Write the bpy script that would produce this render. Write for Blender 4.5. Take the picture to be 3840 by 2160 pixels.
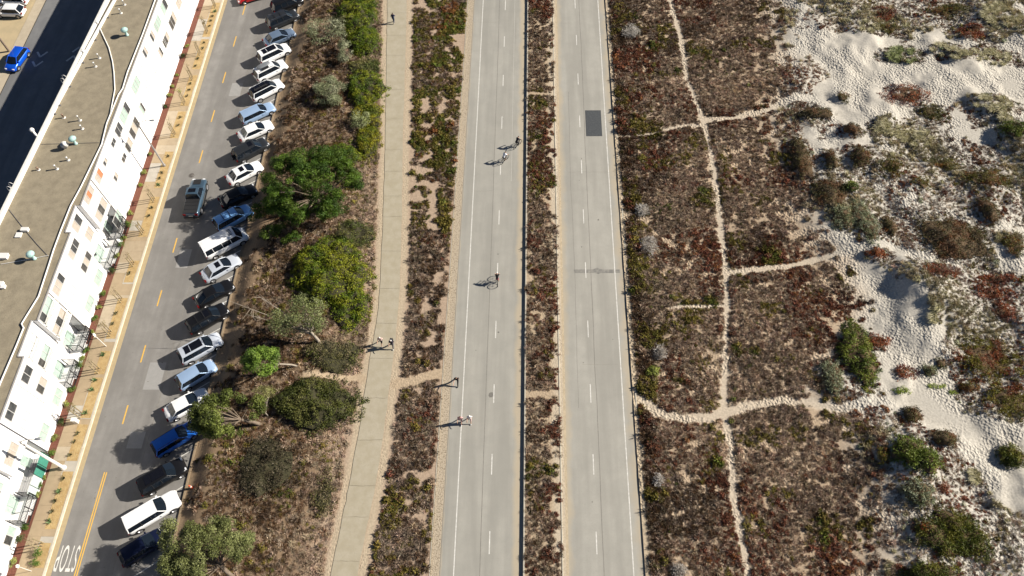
import bpy, bmesh, math, random
import numpy as np
from mathutils import Matrix, Vector
for o in list(bpy.data.objects): bpy.data.objects.remove(o)
SC=bpy.context.scene; COL=SC.collection
rng=np.random.default_rng(7); random.seed(7)
# ---------------------------------------------------------------- camera, sky, sun, exposure
CAM_H=75.0
cd=bpy.data.cameras.new('camera'); cam=bpy.data.objects.new('camera',cd); COL.objects.link(cam)
cd.sensor_fit='HORIZONTAL'; cd.sensor_width=36; cd.lens=26.94; cd.clip_start=1; cd.clip_end=5000
cam.matrix_world=Matrix(((0.999592272,-0.000911205,0.028538734,0),(0.015365328,0.859599602,-0.510737145,0),(-0.024066498,0.510967410,0.859263120,CAM_H),(0,0,0,1)))
SC.camera=cam
SUN_EL=math.radians(30.0); SUN_AZ=math.atan2(0.98,0.20)      # clockwise from +Y
world=bpy.data.worlds.new('World'); SC.world=world; world.use_nodes=True
wn=world.node_tree; bg=wn.nodes['Background']
sky=wn.nodes.new('ShaderNodeTexSky'); sky.sky_type='NISHITA'; sky.sun_disc=False
sky.sun_elevation=SUN_EL; sky.sun_rotation=SUN_AZ; sky.air_density=0.5; sky.dust_density=0.15
wn.links.new(sky.outputs[0],bg.inputs[0]); bg.inputs[1].default_value=0.05
sl=bpy.data.lights.new('sun','SUN'); sl.energy=5.0; sl.angle=math.radians(0.5); sl.color=(1.0,0.935,0.84)
so=bpy.data.objects.new('sun',sl); COL.objects.link(so)
sd=Vector((math.sin(SUN_AZ)*math.cos(SUN_EL),math.cos(SUN_AZ)*math.cos(SUN_EL),math.sin(SUN_EL)))
so.rotation_euler=(-sd).to_track_quat('-Z','Y').to_euler(); so.location=sd*300
vs=SC.view_settings; vs.view_transform='Standard'; vs.look='None'; vs.gamma=1; vs.use_curve_mapping=False; vs.exposure=0.82
SC.cycles.max_bounces=5; SC.cycles.diffuse_bounces=2; SC.cycles.glossy_bounces=2; SC.cycles.transmission_bounces=2; SC.cycles.transparent_max_bounces=4
# ---------------------------------------------------------------- helpers
def tag(o,label=None,cat=None,group=None,kind=None):
    if label: o['label']=label
    if cat: o['category']=cat
    if group: o['group']=group
    if kind: o['kind']=kind
    return o
def empty(name,loc=(0,0,0),rz=0,label=None,cat=None,group=None):
    o=bpy.data.objects.new(name,None); COL.objects.link(o); o.location=loc; o.rotation_euler=(0,0,rz)
    o.empty_display_size=.1
    return tag(o,label,cat,group)
def mobj(name,me,mats,parent=None):
    o=bpy.data.objects.new(name,me); COL.objects.link(o)
    if mats is not None:
        for m in (mats if isinstance(mats,(list,tuple)) else [mats]): me.materials.append(m)
    if parent is not None: o.parent=parent
    return o
def link_copy(me,name,parent,loc=(0,0,0),rz=0):
    o=bpy.data.objects.new(name,me); COL.objects.link(o); o.parent=parent; o.location=loc; o.rotation_euler=(0,0,rz); return o
def npmesh(name,V,F,smooth=False,col=None):
    V=np.asarray(V,dtype=np.float32).reshape(-1,3); F=np.asarray(F,dtype=np.int32); k=F.shape[1]; n=len(F)
    me=bpy.data.meshes.new(name); me.vertices.add(len(V)); me.vertices.foreach_set('co',V.ravel())
    me.loops.add(n*k); me.loops.foreach_set('vertex_index',F.ravel())
    me.polygons.add(n); me.polygons.foreach_set('loop_start',np.arange(0,n*k,k,dtype=np.int32)); me.polygons.foreach_set('loop_total',np.full(n,k,dtype=np.int32))
    if smooth: me.polygons.foreach_set('use_smooth',np.ones(n,dtype=bool))
    if col is not None:
        a=me.color_attributes.new('col','FLOAT_COLOR','POINT'); c=np.ones((len(V),4),np.float32); c[:,:3]=col; a.data.foreach_set('color',c.ravel())
    me.update(calc_edges=True); return me
class MB:
    def __init__(s): s.v=[]; s.f=[]; s.m=[]; s.sm=[]
    def add(s,vs,fs,mi=0,smooth=False):
        b=len(s.v); s.v+= [tuple(v) for v in vs]
        for f in fs: s.f.append(tuple(b+i for i in f)); s.m.append(mi); s.sm.append(smooth)
        return s
    def box(s,x0,x1,y0,y1,z0,z1,mi=0):
        vs=[(x0,y0,z0),(x1,y0,z0),(x1,y1,z0),(x0,y1,z0),(x0,y0,z1),(x1,y0,z1),(x1,y1,z1),(x0,y1,z1)]
        return s.add(vs,[(0,3,2,1),(4,5,6,7),(0,1,5,4),(1,2,6,5),(2,3,7,6),(3,0,4,7)],mi)
    def tube(s,pts,r,n=8,mi=0,cap=True):
        pts=[Vector(p) for p in pts]; rs=r if isinstance(r,(list,tuple)) else [r]*len(pts); rings=[]
        ref=Vector((0,0,1))
        for i,p in enumerate(pts):
            d=(pts[min(i+1,len(pts)-1)]-pts[max(i-1,0)]).normalized()
            a=ref if abs(d.dot(ref))<.95 else Vector((1,0,0))
            u=d.cross(a).normalized(); w=d.cross(u)
            rings.append([p+(u*math.cos(2*math.pi*k/n)+w*math.sin(2*math.pi*k/n))*rs[i] for k in range(n)])
        vs=[v for r_ in rings for v in r_]; fs=[]
        for i in range(len(pts)-1):
            for k in range(n): fs.append((i*n+k,i*n+(k+1)%n,(i+1)*n+(k+1)%n,(i+1)*n+k))
        s.add(vs,fs,mi,True)
        if cap: s.add(rings[0],[tuple(range(n))],mi); s.add(rings[-1],[tuple(range(n-1,-1,-1))],mi)
        return s
    def disc(s,c,axis,r,t,n=18,mi=0):
        c=Vector(c); a=Vector(axis).normalized(); return s.tube([c-a*t/2,c+a*t/2],r,n,mi)
    def lathe(s,prof,n=16,mi=0,c=(0,0,0)):
        vs=[];fs=[]
        for r,z in prof:
            for k in range(n): t=2*math.pi*k/n; vs.append((c[0]+r*math.cos(t),c[1]+r*math.sin(t),c[2]+z))
        for i in range(len(prof)-1):
            for k in range(n): fs.append((i*n+k,i*n+(k+1)%n,(i+1)*n+(k+1)%n,(i+1)*n+k))
        fs.append(tuple(range(n-1,-1,-1))); fs.append(tuple(range((len(prof)-1)*n,len(prof)*n)))
        return s.add(vs,fs,mi,True)
    def mesh(s,name):
        me=bpy.data.meshes.new(name); me.from_pydata(s.v,[],s.f)
        me.polygons.foreach_set('material_index',np.array(s.m,dtype=np.int32)); me.polygons.foreach_set('use_smooth',np.array(s.sm,dtype=bool)); me.update(); return me
    def build(s,name,mats,parent=None): return mobj(name,s.mesh(name),mats,parent)
def smooth01(t): t=np.clip(t,0,1); return t*t*(3-2*t)
def vnoise(x,y,seed=0):
    x=np.asarray(x,float); y=np.asarray(y,float); xi=np.floor(x).astype(np.int64); yi=np.floor(y).astype(np.int64); fx=x-xi; fy=y-yi
    def h(a,b):
        n=(a*374761393+b*668265263+seed*982451653)&0xFFFFFFFF; n=((n^(n>>13))*1274126177)&0xFFFFFFFF; return ((n^(n>>16))&0xFFFF)/65535.0
    u=fx*fx*(3-2*fx); v=fy*fy*(3-2*fy)
    return (h(xi,yi)*(1-u)+h(xi+1,yi)*u)*(1-v)+(h(xi,yi+1)*(1-u)+h(xi+1,yi+1)*u)*v
def fbm(x,y,seed=0,o=4):
    s=0;a=.5;t=0
    for i in range(o): s=s+a*vnoise(np.asarray(x)*2**i,np.asarray(y)*2**i,seed+i*17); t+=a; a*=.5
    return s/t
def pdist(x,y,P):
    d=np.full(np.shape(x),1e9)
    for (ax,ay),(bx,by) in zip(P[:-1],P[1:]):
        dx,dy=bx-ax,by-ay; t=np.clip(((x-ax)*dx+(y-ay)*dy)/(dx*dx+dy*dy),0,1); d=np.minimum(d,np.hypot(x-ax-t*dx,y-ay-t*dy))
    return d
# ---------------------------------------------------------------- materials
def mat(name,c1,c2=None,scale=3.0,rough=.85,bump=0.0,bscale=20.0,bdist=.02,spec=.3,metal=0.0,coat=0.0,c3=None,s3=40.,m3=.5,detail=6):
    m=bpy.data.materials.new(name); m.use_nodes=True; nt=m.node_tree; N=nt.nodes; L=nt.links; b=N['Principled BSDF']
    b.inputs['Roughness'].default_value=rough; b.inputs['Specular IOR Level'].default_value=spec; b.inputs['Metallic'].default_value=metal
    if coat: b.inputs['Coat Weight'].default_value=coat; b.inputs['Coat Roughness'].default_value=.06
    b.inputs['Base Color'].default_value=(*c1,1)
    if c2 is not None or bump:
        g=N.new('ShaderNodeNewGeometry')
    if c2 is not None:
        n=N.new('ShaderNodeTexNoise'); n.inputs['Scale'].default_value=scale; n.inputs['Detail'].default_value=detail; n.inputs['Roughness'].default_value=.62
        L.new(g.outputs['Position'],n.inputs['Vector'])
        r=N.new('ShaderNodeMapRange'); r.inputs[1].default_value=.36; r.inputs[2].default_value=.64; L.new(n.outputs[0],r.inputs[0])
        x=N.new('ShaderNodeMix'); x.data_type='RGBA'; x.inputs[6].default_value=(*c1,1); x.inputs[7].default_value=(*c2,1); L.new(r.outputs[0],x.inputs[0]); out=x.outputs[2]
        if c3 is not None:
            n3=N.new('ShaderNodeTexNoise'); n3.inputs['Scale'].default_value=s3; n3.inputs['Detail'].default_value=3; L.new(g.outputs['Position'],n3.inputs['Vector'])
            r3=N.new('ShaderNodeMapRange'); r3.inputs[1].default_value=.52; r3.inputs[2].default_value=.7; r3.inputs[4].default_value=m3; L.new(n3.outputs[0],r3.inputs[0])
            x3=N.new('ShaderNodeMix'); x3.data_type='RGBA'; x3.inputs[7].default_value=(*c3,1); L.new(out,x3.inputs[6]); L.new(r3.outputs[0],x3.inputs[0]); out=x3.outputs[2]
        L.new(out,b.inputs['Base Color'])
    if bump:
        nb=N.new('ShaderNodeTexNoise'); nb.inputs['Scale'].default_value=bscale; nb.inputs['Detail'].default_value=4; L.new(g.outputs['Position'],nb.inputs['Vector'])
        bp=N.new('ShaderNodeBump'); bp.inputs['Strength'].default_value=bump; bp.inputs['Distance'].default_value=bdist; L.new(nb.outputs[0],bp.inputs['Height']); L.new(bp.outputs[0],b.inputs['Normal'])
    return m
def leafmat(name,attr='GEOMETRY',trans=.18,rough=.6,spec=.25):
    m=bpy.data.materials.new(name); m.use_nodes=True; nt=m.node_tree; N=nt.nodes; L=nt.links; b=N['Principled BSDF']
    a=N.new('ShaderNodeAttribute'); a.attribute_type=attr; a.attribute_name='col'
    b.inputs['Roughness'].default_value=rough; b.inputs['Specular IOR Level'].default_value=spec
    L.new(a.outputs['Color'],b.inputs['Base Color'])
    if trans:
        t=N.new('ShaderNodeBsdfTranslucent'); L.new(a.outputs['Color'],t.inputs['Color']); mx=N.new('ShaderNodeMixShader'); mx.inputs[0].default_value=trans
        L.new(b.outputs[0],mx.inputs[1]); L.new(t.outputs[0],mx.inputs[2]); L.new(mx.outputs[0],N['Material Output'].inputs[0])
    return m
def roadmat(name,c1,c2,edges,sand=(.43,.36,.255),lane=(0.9,)):
    """concrete / asphalt with wheel-track streaks along Y and wind-blown sand lying along the listed edges (x, width)"""
    m=mat(name,c1,c2,scale=.55,rough=.9,bump=.25,bscale=45,bdist=.01,spec=.2,c3=tuple(.8*v for v in c1),s3=9,m3=.25)
    nt=m.node_tree; N=nt.nodes; L=nt.links; b=N['Principled BSDF']; src=b.inputs['Base Color'].links[0].from_socket
    g=N.new('ShaderNodeNewGeometry'); sp=N.new('ShaderNodeSeparateXYZ'); L.new(g.outputs['Position'],sp.inputs[0])
    mp=N.new('ShaderNodeMapping'); mp.inputs['Scale'].default_value=(.8,.07,1); L.new(g.outputs['Position'],mp.inputs[0])
    st=N.new('ShaderNodeTexNoise'); st.inputs['Scale'].default_value=1.0; st.inputs['Detail'].default_value=4; L.new(mp.outputs[0],st.inputs['Vector'])
    r=N.new('ShaderNodeMapRange'); r.inputs[1].default_value=.38; r.inputs[2].default_value=.62; r.inputs[4].default_value=.6; L.new(st.outputs[0],r.inputs[0])
    x=N.new('ShaderNodeMix'); x.data_type='RGBA'; x.inputs[7].default_value=(*[v*.8 for v in c1],1); L.new(src,x.inputs[6]); L.new(r.outputs[0],x.inputs[0]); out=x.outputs[2]
    ns=N.new('ShaderNodeTexNoise'); ns.inputs['Scale'].default_value=.45; ns.inputs['Detail'].default_value=6; L.new(g.outputs['Position'],ns.inputs['Vector'])
    for ex,w in edges:
        s=N.new('ShaderNodeMath'); s.operation='SUBTRACT'; L.new(sp.outputs[0],s.inputs[0]); s.inputs[1].default_value=ex
        a=N.new('ShaderNodeMath'); a.operation='ABSOLUTE'; L.new(s.outputs[0],a.inputs[0])
        q=N.new('ShaderNodeMath'); q.operation='MULTIPLY_ADD'; L.new(ns.outputs[0],q.inputs[0]); q.inputs[1].default_value=-w*1.8; L.new(a.outputs[0],q.inputs[2])
        k=N.new('ShaderNodeMapRange'); k.inputs[1].default_value=w*.25; k.inputs[2].default_value=-w*.6; k.inputs[3].default_value=0; k.inputs[4].default_value=.8; L.new(q.outputs[0],k.inputs[0])
        y=N.new('ShaderNodeMix'); y.data_type='RGBA'; y.inputs[7].default_value=(*sand,1); L.new(out,y.inputs[6]); L.new(k.outputs[0],y.inputs[0]); out=y.outputs[2]
    L.new(out,b.inputs['Base Color']); return m
def groundmat(name,bumpd=.05,bs=3.2):
    """vertex colour ground with grain and small real-scale relief"""
    m=bpy.data.materials.new(name); m.use_nodes=True; nt=m.node_tree; N=nt.nodes; L=nt.links; b=N['Principled BSDF']; b.inputs['Roughness'].default_value=.95; b.inputs['Specular IOR Level'].default_value=.1
    a=N.new('ShaderNodeAttribute'); a.attribute_name='col'; g=N.new('ShaderNodeNewGeometry')
    n=N.new('ShaderNodeTexNoise'); n.inputs['Scale'].default_value=5; n.inputs['Detail'].default_value=8; n.inputs['Roughness'].default_value=.7; L.new(g.outputs['Position'],n.inputs['Vector'])
    r=N.new('ShaderNodeMapRange'); r.inputs[1].default_value=.3; r.inputs[2].default_value=.7; r.inputs[3].default_value=.72; r.inputs[4].default_value=1.18; L.new(n.outputs[0],r.inputs[0])
    mu=N.new('ShaderNodeVectorMath'); mu.operation='SCALE'; L.new(a.outputs['Color'],mu.inputs[0]); L.new(r.outputs[0],mu.inputs['Scale']); L.new(mu.outputs[0],b.inputs['Base Color'])
    v=N.new('ShaderNodeTexVoronoi'); v.inputs['Scale'].default_value=bs; L.new(g.outputs['Position'],v.inputs['Vector'])
    n2=N.new('ShaderNodeTexNoise'); n2.inputs['Scale'].default_value=bs*1.3; n2.inputs['Detail'].default_value=5; L.new(g.outputs['Position'],n2.inputs['Vector'])
    ad=N.new('ShaderNodeMath'); ad.operation='ADD'; L.new(v.outputs['Distance'],ad.inputs[0]); L.new(n2.outputs[0],ad.inputs[1])
    n4=N.new('ShaderNodeTexNoise'); n4.inputs['Scale'].default_value=.22; n4.inputs['Detail'].default_value=3; L.new(g.outputs['Position'],n4.inputs['Vector'])
    r4=N.new('ShaderNodeMapRange'); r4.inputs[1].default_value=.42; r4.inputs[2].default_value=.56; r4.inputs[3].default_value=.08; r4.inputs[4].default_value=1.0; L.new(n4.outputs[0],r4.inputs[0])
    bp=N.new('ShaderNodeBump'); bp.inputs['Distance'].default_value=bumpd; L.new(r4.outputs[0],bp.inputs['Strength']); L.new(ad.outputs[0],bp.inputs['Height']); L.new(bp.outputs[0],b.inputs['Normal'])
    return m
# ---------------------------------------------------------------- layout tables (metres; Y runs along the roads)
PL=np.array([(-21.61,93.99),(-20.33,79.6),(-19.12,66.17),(-18.26,55.1),(-17.55,44.59),(-17.46,40.66),(-17.72,35.75),(-17.85,32.26),(-17.95,27.31),(-18.25,22.13),(-18.65,16.84),(-18.95,13.21),(-20.5,-10)])[::-1]
PR=np.array([(-18.75,93.94),(-18.1,85.5),(-16.86,66.16),(-15.98,55.09),(-15.32,44.59),(-15.18,38.18),(-15.26,32.27),(-15.4,27.32),(-15.6,22.15),(-16.15,16.38),(-16.45,13.23),(-18.0,-10)])[::-1]
pl=lambda y:np.interp(y,np.r_[PL[:,1],140],np.r_[PL[:,0],-25.6]); pr=lambda y:np.interp(y,np.r_[PR[:,1],140],np.r_[PR[:,0],-22.6])
TR=[[(19.3,110),(19.74,93.38),(20.49,85.03),(20.6,77.31),(21.49,72.23),(22.06,68.07),(22.38,62.16),(22.27,57.21),(22.03,51.37),(21.92,46.43),(21.54,42.77),(20.89,38.29),(20.13,33.58),(19.6,30),(19.78,25.75),(19.43,20.95),(19.63,16.81),(19.93,13.64),(20.2,5)],
 [(22.25,69.78),(26.15,70.23),(30.45,71.59),(34.39,73.54),(40,73)],[(22.01,46.43),(25.32,46.96),(29.94,47.61),(32.78,48.31),(34.69,48.86),(39.53,50.0),(42.5,48.6),(48,47.4)],
 [(11.0,31.4),(11.48,30.84),(12.61,29.52),(15.41,28.89),(18.27,29.12),(19.95,29.57),(22.51,30.46),(25.46,31.0),(28.67,30.71),(30.98,30.07),(34.36,30.74),(39,31)],
 [(16.72,68.11),(19.35,68.91),(21.9,68.89)],[(15.37,41.99),(21.13,42.26)],[(11.0,67.0),(14.5,67.4),(16.7,68.1)]]
TW=[.34,.42,.36,.42,.22,.2,.13]
DL=np.array([(35.6,95.76),(35.78,84.85),(34.51,74.26),(33.02,70.05),(33.14,63.39),(33.99,54.8),(35.2,49.13),(38.09,43.82),(36.23,39.31),(33.4,35.95),(31.4,32.2),(34.6,29.23),(34.16,21.08),(33.46,13.4)])[::-1]
xd=lambda y:np.interp(y,DL[:,1],DL[:,0])
DUNE=[(65.2,88.2,2.7,2.9,'T'),(58.5,90.2,3.3,1.5,'O'),(60.4,85.2,2.0,1.8,'R'),(49.6,89.9,1.7,1.8,'R'),(49.4,86.6,1.6,1.1,'O'),(46.6,86.2,1.5,1.1,'T'),(50.1,81.0,2.4,1.4,'Y'),(55.9,81.7,1.9,1.2,'T'),(57.3,80.2,1.2,.9,'T'),(61.5,80.4,3.0,1.4,'T'),(40.2,73.1,1.0,.9,'O'),(48.6,73.7,3.0,1.7,'R'),(51.3,70.9,1.7,1.3,'O'),(58.9,71.9,2.4,1.4,'T'),(59.7,69.6,1.1,1.0,'T'),(44.2,67.7,1.3,1.2,'T'),(47.5,66.6,2.9,1.6,'T'),(36.0,70.3,2.3,.8,'D'),(40.0,67.0,1.2,1.0,'D'),(60.2,66.9,1.6,1.3,'G'),
(40.1,62.5,1.2,1.5,'D'),(43.6,61.1,1.8,1.5,'O'),(36.4,62.2,.8,1.4,'D'),(32.9,62.8,1.1,3.6,'D'),(35.4,57.2,2.1,1.8,'D'),(38.0,57.7,.8,.7,'G'),(36.3,53.6,1.4,1.6,'S'),(38.6,53.1,1.3,3.4,'S'),(46.9,58.8,1.4,1.1,'O'),(50.3,62.1,2.1,1.1,'O'),(54.7,59.6,3.2,1.9,'O'),(48.4,50.7,3.8,3.1,'D'),(54.7,49.6,1.3,1.5,'O'),(53.3,54.8,1.0,2.0,'D'),(41.3,52.4,.8,1.6,'D'),(38.9,48.4,1.1,.7,'R'),(45.4,46.0,2.5,1.0,'R'),(52.0,45.5,2.2,.8,'R'),
(34.4,36.0,1.8,3.6,'G'),(31.2,33.5,1.2,2.0,'S'),(39.0,34.1,1.2,.9,'R'),(41.6,34.3,.7,.6,'S'),(42.9,35.1,.8,.6,'O'),(38.3,32.0,1.1,.4,'B'),(42.0,32.6,.9,.25,'B'),(43.4,31.9,.4,.2,'B'),(48.1,35.6,3.6,2.7,'C'),(45.0,32.4,.9,.6,'O'),(48.3,30.9,2.9,1.9,'C'),(38.4,29.4,1.1,.9,'D'),(43.4,40.6,.6,1.1,'T'),(51.1,43.8,2.4,1.0,'R'),(51.5,41.4,1.1,1.3,'R'),(37.0,37.7,1.5,1.2,'R'),
(36.5,25.0,1.6,1.7,'G'),(38.1,24.1,1.3,1.4,'G'),(34.2,25.0,.7,1.2,'O'),(36.5,21.0,1.3,1.4,'S'),(39.2,21.6,.6,.7,'R'),(46.8,24.9,1.2,1.2,'K'),(42.7,23.0,.8,.6,'T'),(39.3,17.2,3.0,2.4,'K'),(36.1,17.7,.7,.7,'R'),(40.8,26.6,1.6,.9,'D'),(36.0,13.9,2.2,.9,'K')]
GREENP=[(27.5,18.1,.9,2.3),(23.5,36.3,1.2,1.0),(12.5,34.1,.7,.7),(18.4,24.2,.6,.9),(19.4,78.5,.5,.8),(20.6,57.6,1.1,1.6),(19.8,42.6,1.0,1.5),(27.4,48.9,1.8,2.2),(21.6,36.7,.7,1.1),(22,82.3,.9,.9),(16.3,83.2,1.4,1.3)]
MOUND={'T':.35,'Y':.35,'O':.4,'R':.35,'D':.7,'G':.5,'S':.5,'B':.1,'C':.45,'K':.3}
RZ=.15          # level of the right carriageway
# ---------------------------------------------------------------- terrain height
def h_bank(x,y):
    a=pl(y)-1.2
    t=smooth01((x+34.5)/2.5)*smooth01((a-x)/5.0)
    return .15+t*(.35+.9*fbm(x/7,y/9,3,3))
def h_med(x,y): return .17+.05*fbm(x/1.2,y/1.2,9)
def h_dune(x,y):
    d=smooth01((x-xd(y)+5)/9.0)
    h=.2+.10*fbm(x/2.2,y/2.2,5)+d*(2.6*(fbm(x/11,y/11,21,2)-.38)+1.5*(fbm(x/4.2,y/4.2,31,3)-.42)+.35*(fbm(x/1.3,y/1.3,33,2)-.5))
    for (px,py,rx,ry,k) in DUNE:
        q=((x-px)/(rx*1.15))**2+((y-py)/(ry*1.15))**2
        h=h+MOUND[k]*.55*np.exp(-q)
    tr=np.full(np.shape(x),9.)
    for P,w in zip(TR,TW): tr=np.minimum(tr,pdist(x,y,P)-w)
    return np.maximum(h-.08*(1-smooth01(tr/.5)),.17)
def grid(name,x0,x1,y0,y1,st,hf,cf,m,xl=None,xr=None):
    nx=int((x1-x0)/st)+1; ny=int((y1-y0)/st)+1; u=np.linspace(0,1,nx); ys=np.linspace(y0,y1,ny)
    U,Y=np.meshgrid(u,ys); a=xl(Y) if xl else x0; b=xr(Y) if xr else x1; X=a+(b-a)*U
    V=np.stack([X,Y,hf(X,Y)],-1).reshape(-1,3); i=np.arange(nx*ny).reshape(ny,nx)
    F=np.stack([i[:-1,:-1],i[:-1,1:],i[1:,1:],i[1:,:-1]],-1).reshape(-1,4)
    o=mobj(name,npmesh(name,V,F,True,cf(V[:,0],V[:,1])),m); o['kind']='structure'; return o
def mixc(a,b,t): t=np.clip(t,0,1)[:,None]; return np.array(a)[None,:]*(1-t)+np.array(b)[None,:]*t
SAND=(.475,.44,.375); DUFF=(.40,.305,.21); DIRT=(.30,.215,.135); TRAILC=(.50,.42,.32); BSAND=(.47,.385,.27)
def c_dune(x,y):
    d=smooth01((x-xd(y)+5+4*(fbm(x/4,y/4,41)-.5))/7.0); c=mixc(DUFF,SAND,d)
    tr=np.full(x.shape,9.)
    for P,w in zip(TR,TW): tr=np.minimum(tr,pdist(x,y,P)-w)
    c=c+(mixc(TRAILC,SAND,d)-c)*(1-smooth01(tr/.35))[:,None]
    e=1-smooth01((x-10.7)/.6); return c+(np.array(BSAND)-c)*e[:,None]*.8
def c_bank(x,y):
    a=(x+34.5)/2.6+1.2*(fbm(x/3,y/3,51)-.5); c=mixc(DIRT,(.20,.14,.088),smooth01(a-.2))
    c=c+(np.array((.40,.30,.215))-c)*smooth01((x-pl(y)+3.8)/2.8)[:,None]
    pe=np.minimum(np.abs(x-pl(y)+.2),np.abs(x-pr(y)-.35)); c=c+(np.array(BSAND)-c)*(1-smooth01((pe-.15)/.5))[:,None]*.9
    for P,w in ((((-14.6,32.6),(-13.2,32.8),(-10.4,33.8),(-9.8,33.9)),.45),(((-24.2,33.4),(-18.3,33.2)),.3)):
        c=c+(np.array((.44,.34,.23))-c)*(1-smooth01((pdist(x,y,P)-w)/.4))[:,None]
    return c
def c_med(x,y):
    t=smooth01((x-1.5)/1.0+.9*(fbm(x/1.5,y/2.5,61)-.5)); return mixc((.42,.325,.22),(.50,.42,.31),t)
# ---------------------------------------------------------------- the setting
M_ground=mat('ground_soil',(.32,.25,.18),(.26,.2,.14),.4)
g=MB().add([(-1500,-1500,-.3),(1500,-1500,-.3),(1500,1500,-.3),(-1500,1500,-.3)],[(0,1,2,3)]).build('ground',M_ground); g['kind']='structure'
M_gd=groundmat('dune_sand',.17,3.4); M_gb=groundmat('bank_soil',.03,5)
Y0,Y1=0,112
dune=grid('dune_terrain',10.35,82,Y0,Y1,.28,h_dune,c_dune,M_gd)
bank=grid('bank_terrain',-34.45,-9.75,Y0,Y1,.3,h_bank,c_bank,M_gb)
med=grid('median_ground',-.85,3.05,Y0,Y1,.25,h_med,c_med,M_gb)
M_road=roadmat('concrete_road',(.325,.312,.272),(.365,.348,.302),[(-8.9,.25),(-1.55,.55)])
M_road2=roadmat('concrete_road_west',(.335,.32,.278),(.375,.357,.31),[(3.1,.75),(10.6,1.1)])
M_street=roadmat('street_asphalt',(.20,.19,.175),(.25,.238,.22),[(-45.7,.12)],sand=(.3,.26,.2))
M_back=roadmat('back_street_asphalt',(.17,.17,.17),(.21,.21,.205),[])
def sheet(name,x0,x1,z,m,y0=-60,y1=220,n=56):
    ys=np.linspace(y0,y1,n); V=[];F=[]
    for y in ys: V+=[(x0,y,z),(x1,y,z)]
    for i in range(n-1): F.append((2*i,2*i+1,2*i+3,2*i+2))
    o=MB().add(V,F).build(name,m); o['kind']='structure'; return o
road_l=sheet('roadway_east',-8.88,-.86,0,M_road); road_r=sheet('roadway_west',2.95,10.55,RZ,M_road2)
street=sheet('street',-45.62,-34.5,0,M_street); back=sheet('back_street',-73.1,-54,0,M_back)
M_white=mat('road_paint_white',(.72,.70,.64),(.52,.50,.45),4,.7); M_worn=mat('road_paint_worn',(.46,.45,.40),(.70,.68,.63),5,.8,detail=8)
M_yel=mat('road_paint_yellow',(.72,.42,.06),(.62,.38,.08),4,.7); M_tar=mat('tar_seam',(.17,.16,.14),(.24,.22,.19),3,.8)
def strip(name,x0,x1,ya,yb,z,m,parent,jit=0.0,step=2.0,rz=None):
    n=max(2,int((yb-ya)/step)+1); ys=np.linspace(ya,yb,n); V=[];F=[]
    for y in ys:
        j=jit*(2*float(fbm(y/6.,x0,71))-1) if jit else 0
        V+=[(x0+j,y,z),(x1+j,y,z)]
    for i in range(n-1): F.append((2*i,2*i+1,2*i+3,2*i+2))
    return MB().add(V,F).build(name,m,parent)
strip('edge_line',-7.52,-7.42,0,120,.004,M_white,road_l); strip('edge_line',-2.85,-2.79,60,120,.004,mat('road_paint_faded',(.37,.35,.30),(.47,.45,.40),5,.85),road_l)
strip('edge_line',9.23,9.33,0,120,RZ+.004,M_white,road_r)
strip('joint',-5.06,-5.00,0,120,.003,M_tar,road_l,.04,1.5); strip('joint',6.52,6.58,0,120,RZ+.003,M_tar,road_r,.08,1.0); strip('joint',4.6,4.63,30,75,RZ+.003,M_tar,road_r,.15,1.0)
strip('joint',-8.80,-8.74,0,120,.003,M_tar,road_l,.03,1.0)
for i in range(-1,14):
    y=92.6-7.62*i; strip('lane_dash',-4.25,-4.15,y-1.06,y+1.06,.004,M_white,road_l); strip('lane_dash',5.90,6.00,y-1.02,y+1.06,RZ+.004,M_white,road_r)
M_patch=mat('asphalt_patch',(.055,.06,.064),(.078,.083,.085),5,.85,bump=.3,bscale=60); M_patchedge=mat('patch_edge',(.05,.052,.055),(.07,.07,.07),4)
strip('asphalt_patch_border',6.70,8.76,67.18,71.66,RZ+.005,M_patchedge,road_r); strip('asphalt_patch',6.76,8.70,67.25,71.59,RZ+.008,M_patch,road_r)
def blob(name,cx,cy,rx,ry,z,m,parent,seed,n=36,amp=.35):
    V=[(cx,cy,z)]
    for k in range(n):
        t=2*math.pi*k/n; r=1+amp*(2*float(fbm(math.cos(t)*2+9,math.sin(t)*2+9,seed))-1); V.append((cx+rx*r*math.cos(t),cy+ry*r*math.sin(t),z))
    return MB().add(V,[(0,1+k,1+(k+1)%n) for k in range(n)]).build(name,m,parent)
M_stain=mat('old_stain',(.17,.165,.15),(.28,.265,.23),2.5,.9,detail=8)
o=strip('stain',4.6,9.85,46.5,46.98,RZ+.0025,M_stain,road_r); blob('stain',7.35,46.8,.7,.42,RZ+.0026,M_stain,road_r,5)
M_dark=mat('oil_spot',(.14,.13,.115),(.2,.19,.165),5,.9)
for i,(x,y,r,par,z) in enumerate([(7.7,54.0,.1,road_r,RZ),(6.0,63.5,.06,road_r,RZ),(5.6,60,.05,road_r,RZ),(5.6,50.1,.07,road_r,RZ),(5.3,35.2,.06,road_r,RZ),(5.7,20.3,.07,road_r,RZ),(-3.9,38.9,.1,road_l,0),(-4.1,70.4,.07,road_l,0),(-4.2,49.2,.08,road_l,0),(-4.5,31.5,.28,road_l,0),(-6.3,36.7,.05,road_l,0),(8.6,38,.05,road_r,RZ)]): blob('spot',x,y,r,r*1.1,z+.0028,M_dark,par,i,16)
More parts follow.
